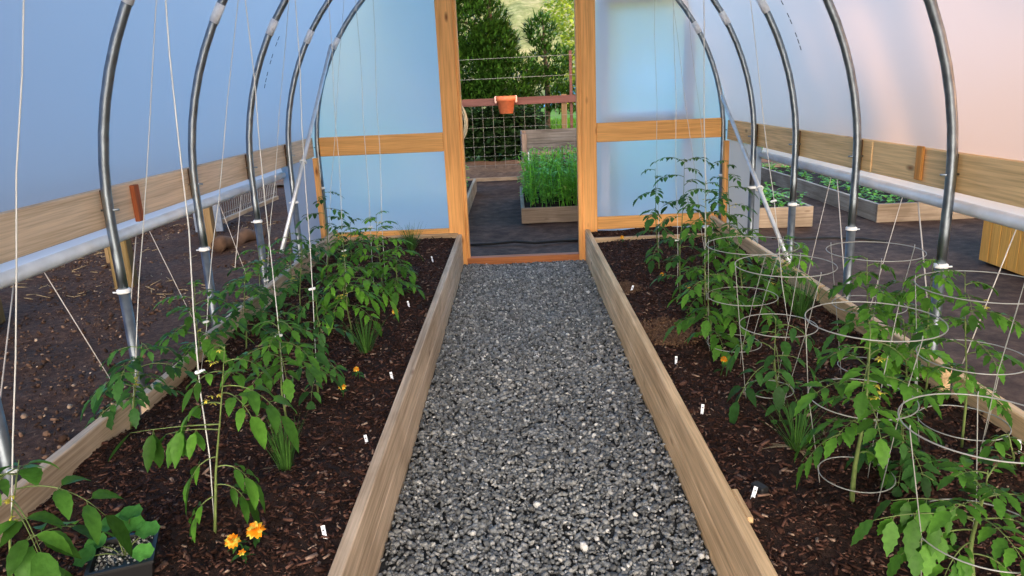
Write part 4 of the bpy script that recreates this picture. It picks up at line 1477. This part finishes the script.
# slatted bin behind the peas
t = thing('slatted_bin', 'grey weathered slatted compost bin behind the pea vines', 'compost bin', (.9, 11.6, 0))
YB = 11.4
x0 = yp(521, 140, YB).x; z1 = yp(521, 134, YB).z
xe = x0 + 1.45
for i in range(5):
    b = MB(); b.box(((x0 + xe) / 2, YB, z1 - .035 - i * .083), (xe - x0, .02, .072), Matrix.Rotation(.01 * (i % 2), 3, 'Y'), bev=.002); b.build('slat', M['grey_wood'], t, False)
for i in range(7):
    b = MB(); b.box(((x0 + xe) / 2, YB + .9, z1 - .035 - i * .1), (xe - x0, .02, .085), bev=.002); b.build('slat', M['grey_wood'], t, False)
for i in range(5):
    for xs_ in (x0 + .01, xe - .01):
        b = MB(); b.box((xs_, YB + .45, z1 - .035 - i * .083), (.02, .9, .072), bev=.002); b.build('slat', M['grey_wood'], t, False)
for xs_, ys_ in ((x0 + .05, YB - .03), (xe - .05, YB - .03), (x0 + .05, YB + .9), (xe - .05, YB + .9)):
    b = MB(); b.box((xs_, ys_, z1 / 2), (.07, .07, z1), bev=.004); b.build('corner_post', M['grey_post'], t, False)
b = MB(); b.box(((x0 + xe) / 2, YB - .045, z1 - .30), (xe - x0, .03, .05), bev=.003); b.build('front_bar', M['old_x'], t, False)
# two white pegs in the peas
for k, (px, py) in enumerate(((529, 152), (533, 158))):
    q = yp(px, py, 10.0)
    b = MB(); b.box((q.x, 10.0, q.z / 2 + .1), (.03, .02, q.z - .2), bev=.003)
    tag(b.build('white_peg', M['clip'], None, False, loc=(q.x, 10.0, .15)), ['taller white peg standing among the pea vines', 'shorter white peg standing among the pea vines'][k], 'peg')

# ------------------------------------------------------------------ fence at the back
YF = 14.3
t = thing('garden_fence', 'wire mesh garden fence with a dark red rail across the back', 'fence', (0, YF, 0))
zr0, zr1 = yp(510, 105, YF).z, yp(510, 97.5, YF).z
b = MB(); b.box((0, YF, (zr0 + zr1) / 2), (9, .04, zr1 - zr0), Matrix.Rotation(-.0, 3, 'Y'), bev=.004); b.build('rail', M['rail'], t, False)
q = yp(564, 94, YF)
b = MB(); b.box((q.x, YF + .08, q.z / 2), (.105, .09, q.z), bev=.006); b.build('post', M['stake'], t, False)
q2 = yp(569, 50, YF)
b = MB(); b.box((q2.x + .03, YF + .12, q2.z / 2), (.055, .05, q2.z), bev=.004); b.build('tall_post', M['rail'], t, False)
for xx_ in (-2.6, 3.6):
    b = MB(); b.box((xx_, YF + .08, .75), (.1, .09, 1.5), bev=.006); b.build('post', M['stake'], t, False)
b = MB()
for i in range(36):
    x = -3.0 + i * .20
    b.tube([(x, YF - .03, .03), (x, YF - .03, zr0)], .0024, 4, 0, False)
for z in (.08, .26, .44, .62, .80, .98): b.tube([(-3.0, YF - .03, z), (4.1, YF - .03, z)], .0024, 4, 0, False)
b.build('wire_mesh', M['fwire'], t)
for (py) in (58, 78):
    z = yp(500, py, YF).z
    b = MB(); b.tube([(-3, YF - .03, z - .02), (4.1, YF - .03, z + .02)], .0038, 5); b.build('strand', M['fwire'], t)

# hanging pot on the rail
q = yp(506, 104, YF - .18)
t = thing('hanging_pot', 'terracotta plant pot hung on the fence rail', 'plant pot', q)
b = MB()
zt_, zb_ = yp(506, 96, YF - .18).z, yp(506, 113.5, YF - .18).z
H_ = zt_ - zb_
b.lathe((q.x, YF - .2, zb_), [(.02, 0), (.125, 0), (.165, H_ * .72), (.185, H_ * .72), (.19, H_), (.17, H_), (.165, H_ * .85), (.02, H_ * .82)], 24)
b.build('pot', M['terracotta'], t)
for dx in (-.19, .19):
    b = MB(); b.box((q.x + dx, YF - .12, zt_ - .06), (.045, .16, .13), bev=.01); b.build('hanger', M['pinkclip'], t, False)
b = MB()
for i in range(26):
    a = rnd.uniform(0, 6.28); r_ = rnd.uniform(0, .15)
    b.leaflet((q.x + r_ * math.cos(a), YF - .2 + r_ * math.sin(a), zt_ - .03), (math.cos(a), math.sin(a), .8), (0, 0, 1), .07, .03, .6, 0, .2, 4)
b.build('dry_plant', M['rail'], t)

# hose coil
q = yp(465, 122, YF - .3)
b = MB()
for i in range(6):
    pts = []
    for k in range(33):
        a = 2 * PI * k / 32
        pts.append((q.x - .16 + (.15 + .012 * i) * math.cos(a) + .01 * math.sin(i), YF - .28 + i * .02, q.z + .02 * math.sin(i * 2) + (.33 + .02 * (i % 3)) * math.sin(a)))
    b.tube(pts, .009, 6, 0, False)
tag(b.build('hose_coil', M['hose'], None, loc=(q.x, YF - .2, q.z)), 'coiled pale hose hanging on the fence beside the left door post', 'hose')

# ------------------------------------------------------------------ trees and hill
def crown(b, c, rx, ry, rz_, n, size, rg, dirz=.2, mode='leaf', shell=.55):
    for i in range(n):
        while True:
            v = Vector((rg.uniform(-1, 1), rg.uniform(-1, 1), rg.uniform(-1, 1)))
            if shell < v.length < 1: break
        p_ = Vector((c[0] + v.x * rx, c[1] + v.y * ry, c[2] + v.z * rz_))
        a = rg.uniform(0, 6.28)
        if mode == 'needle':
            for j in range(4):
                d = Vector((v.x + rg.uniform(-.7, .7), v.y + rg.uniform(-.7, .7), dirz + rg.uniform(-.3, .9)))
                b.blade(p_, d, size * rg.uniform(.7, 1.3), size * .26, .2, 2)
        else:
            d = Vector((math.cos(a), math.sin(a), rg.uniform(-.6, .6)))
            b.leaflet(p_, d, (rg.uniform(-.5, .5), rg.uniform(-.8, .2), 1), size * rg.uniform(.7, 1.3), size * .7, .5, 0, .1, 3)


def tree(name, label, pos, h, blobs, mat, mode, size, seed, trunk=.09, dirz=.2):
    rg = random.Random(seed)
    t = thing(name, label, 'tree', pos)
    b = MB()
    P0 = Vector(pos)
    b.tube([P0 - Vector((0, 0, .1)), P0 + Vector((.05, 0, h * .4)), P0 + Vector((-.02, 0, h * .92))], [trunk, trunk * .7, trunk * .15], 8)
    fo = MB()
    for (dx, dy, z, rx, ry, rz_, n_) in blobs:
        crown(fo, (P0.x + dx, P0.y + dy, P0.z + z), rx, ry, rz_, n_, size, rg, dirz, mode)
        b.tube([P0 + Vector((0, 0, max(.2, z - .3))), P0 + Vector((dx, dy, z))], [trunk * .35, trunk * .1], 5)
    b.build('trunk', M['bark'], t)
    fo.build('crown', M[mat], t)


cx_ = yp(490, 60, 17.5).x
tree('conifer_tree', 'dark bushy pine tree behind the fence', (cx_, 17.6, 0), 6.2,
     [(-.2, 0, .9, 1.3, .9, .8, 1400), (-.5, .1, 1.9, 1.0, .9, .7, 1400), (.35, .1, 1.7, .9, .9, .6, 1200), (-.5, 0, 2.9, 1.0, .9, .8, 1600), (.1, .1, 2.5, .6, .8, .5, 900), (-.75, 0, 3.9, 1.0, .8, .8, 1200), (-.5, 0, 4.9, .7, .6, .9, 800), (-1.3, .2, 1.6, .9, .9, 1.2, 1400), (-1.5, .3, 3.2, .9, .9, 1.2, 1200)],
     'needle', 'needle', .17, 1)
x2 = yp(545, 70, 18.5).x
tree('conifer_tree', 'low dark pine bough tree right of the bushy pine', (x2, 18.6, 0), 3.4,
     [(-.1, 0, 1.4, .8, .7, .5, 500), (.15, 0, 2.1, .6, .6, .4, 420), (-.1, 0, 2.8, .4, .4, .4, 260), (.5, 0, 1.2, .5, .6, .4, 250)],
     'needle', 'needle', .16, 2)
x3 = yp(578, 40, 23).x
tree('birch_tree', 'yellow-green leafy tree in the evening light behind the fence', (x3 + .5, 23, 0), 7.5,
     [(0, 0, 2.3, 1.3, 1.2, 1.0, 1800), (-.2, 0, 3.7, 1.4, 1.2, 1.1, 2200), (0, 0, 5.3, 1.4, 1.2, 1.2, 2000), (1.5, .2, 3.5, 1.3, 1.2, 2.0, 1200), (-.9, .2, 1.5, .7, .6, .7, 700)],
     'sunleaf', 'leaf', .16, 3)
x4 = yp(470, 130, 16.2).x
for k, (dx, hgt, lab) in enumerate(((-.6, 1.3, 'dark shrub behind the fence mesh beside the hose coil'), (.2, 1.3, 'dark shrub behind the fence mesh below the hanging pot'), (.85, 1.2, 'dark shrub behind the fence mesh left of the slatted bin'))):
    tree('dark_shrub', lab, (x4 + dx + .3, 16.2, 0), hgt, [(0, 0, hgt * .5, .62, .5, hgt * .52, 1100), (0, .3, hgt * .4, .6, .4, hgt * .45, 900)], 'dark_needle', 'leaf', .13, 30 + k, .03)
# lawn slope seen right of the dark shrubs
b = MB()
rg = random.Random(9)
for i in range(5000):
    x, y = rg.uniform(.9, 4.5), rg.uniform(16.2, 22)
    b.blade((x, y, -.05 + max(0, (y - 16.2)) * .10), (rg.uniform(-.4, .4), rg.uniform(-.4, .4), 1), .14, .03, .5, 2)
xs = [(.8, 16, -.06), (4.6, 16, -.06), (4.6, 22.2, .56), (.8, 22.2, .56)]
b.add(xs, [(0, 1, 2, 3)])
tag(b.build('grass', M['grass'], None), 'bright green lawn rising behind the fence on the right', 'grass', kind='stuff')

# far wooded hillside
f = bumps(77, k=30, fmax=.7, amp=.9)
V, T = grid_surface(-28, 34, 60, 130, lambda x, y: (y - 60) * .42 + f(x, y), 2.0)
tag(loose('hill', V, 3, T, [M['hill']], np.zeros(len(T)), True), kind='structure')

# unseen board fence added to keep the low sun off the beds
t = thing('sun_block_fence', 'unseen brown board fence added on the right to block the low sun', 'fence', (7.6, 4, 0))
b = MB()
for i in range(112): b.box((7.6, -3.5 + i * .145, .96), (.022, .142, 1.92))
b.build('boards', M['grey_post'], t, False)
t['kind'] = 'structure'
for z in (.4, 1.5):
    b = MB(); b.box((7.64, 4.5, z), (.05, 16.2, .09), bev=.004); b.build('rail', M['old_y'], t, False)

# unseen trees added past that fence: the low sun only finds the gap between them
rg = random.Random(88)
for k, (c, rx, ry, rz_, n_) in enumerate((((10, 4.6, 3.0), 1.0, 3.1, 2.3, 5200), ((10, -2.3, 3.0), 1.0, 2.6, 2.3, 4600), ((10.2, 1.1, 4.6), 1.0, 1.8, 1.3, 2600))):
    t = thing('sun_block_tree', 'unseen leafy tree added on the right to block the low sun', 'tree', (c[0], c[1], 0), 'unseen trees added to shape the low sun')
    t['kind'] = 'structure'
    b = MB(); b.tube([(c[0], c[1], -.1), (c[0] + .1, c[1], c[2])], [.14, .06], 8); b.build('trunk', M['bark'], t)
    b = MB(); crown(b, c, rx, ry, rz_, n_, .26, rg, .2, 'leaf', .3); b.build('crown', M['dark_needle'], t)

# ------------------------------------------------------------------ outside left
p = gp(127, 286, .03)
b = MB(); b.box((p.x, p.y, .45), (.15, .15, .9), Matrix.Rotation(.2, 3, 'Z'), bev=.01)
tag(b.build('wooden_post', M['yellowpost'], None, False, loc=p), 'mossy yellow-brown wooden post outside behind the hoop by the red cleat', 'post')
p = gp(111, 263, .03)
b = MB(); b.box((p.x, p.y, .3), (.06, .05, .62), bev=.004)
tag(b.build('wooden_stake', M['stake'], None, False, loc=p), 'short pale wooden stake left of the mossy post', 'stake')
p = gp(213, 250, .03)
b = MB(); b.box((p.x, p.y, .4), (.09, .09, .8), bev=.004)
tag(b.build('wooden_post', M['stake'], None, False, loc=p), 'tan wooden post outside behind the second left hoop', 'post')
p = gp(0, 345, .03)
t = thing('timber_block', 'rotten yellowish timber block lying at the left frame edge', 'timber', p)
b = MB(); b.box(p + Vector((-.40, .1, .12)), (.4, .7, .22), Matrix.Rotation(.2, 3, 'Z'), bev=.02); b.build('block', M['yellowpost'], t, False)
# chicken-wire panel with a blue-grey board
pa, pb = gp(222, 232, .03), gp(278, 206, .03)
t = thing('wire_panel', 'chicken wire panel on a low rail outside the left side', 'wire panel', pa)
b = MB()
n_ = 30
for i in range(n_ + 1):
    q0 = pa.lerp(pb, i / n_)
    b.tube([q0 + Vector((0, 0, .12)), q0 + (pb - pa) * .012 + Vector((0, 0, .3)), q0 + Vector((0, 0, .48)), q0 + (pb - pa) * .012 + Vector((0, 0, .7))], .004, 4, 0, False)
for z in (.2, .35, .5, .65):
    b.tube([pa + Vector((0, 0, z)), pb + Vector((0, 0, z))], .004, 4, 0, False)
b.build('wire', M['fwire'], t)
b = MB(); b.beam(pa + Vector((0, 0, .12)), pb + Vector((0, 0, .12)), .05, .05, bev=.005); b.build('bottom_rail', M['old_y'], t, False)
b = MB(); b.beam(pa + Vector((-.12, -.05, .02)), pa + Vector((-.12, -.05, .5)), .32, .03, up=(0, -1, 0), bev=.004); tag(b.build('board', M['mesh_blue'], t, False), 'blue-grey board')
# log
la, lb = gp(217, 247, .1), gp(262, 232, .1)
b = MB()
pts = [la.lerp(lb, i / 10) + Vector((0, 0, .03 * math.sin(i * 1.3))) for i in range(11)]
b.tube(pts, [.07 + .008 * math.sin(i * 2.3) for i in range(11)], 12)
tag(b.build('log', M['logwood'], None, loc=la), 'brown fallen log below the chicken wire panel', 'log')
# dry stalks and straw on the left yard
b = MB()
rg = random.Random(3)
for i in range(240):
    q = gp(rg.uniform(-10, 290), rg.uniform(212, 300), .04)
    if q.x > CX - 2.0: continue
    a = rg.uniform(0, 6.28)
    b.tube([q, q + Vector((math.cos(a), math.sin(a), rg.uniform(-.02, .25))) * rg.uniform(.03, .13)], .003, 4)
tag(b.build('straw_debris', M['straw'], None), 'dry straw and twigs littering the bare soil along the left side', 'straw', kind='stuff')
# dark brush at the far left side
for k, (px, py) in enumerate(((150, 222), (265, 205), (60, 262))):
    q = gp(px, py, 0)
    q.x = min(q.x, -4.6)
    tree('dark_shrub', ['dark brush outside beyond the red cleat', 'dark brush outside beyond the chicken wire', 'dark brush outside at the far left edge'][k], (q.x - .8, q.y + .6, 0), 1.0,
         [(0, 0, .5, .9, .8, .5, 420)], 'dark_needle', 'leaf', .14, 60 + k, .03)

# ------------------------------------------------------------------ render look
SC.view_settings.view_transform = 'Standard'
SC.view_settings.look = 'None'
SC.view_settings.gamma = 1
SC.view_settings.use_curve_mapping = False
SC.view_settings.exposure = 0.46
SC.cycles.use_denoising = True
SC.cycles.max_bounces = 10
SC.cycles.diffuse_bounces = 5
SC.cycles.transmission_bounces = 8
SC.cycles.sample_clamp_indirect = 4.0
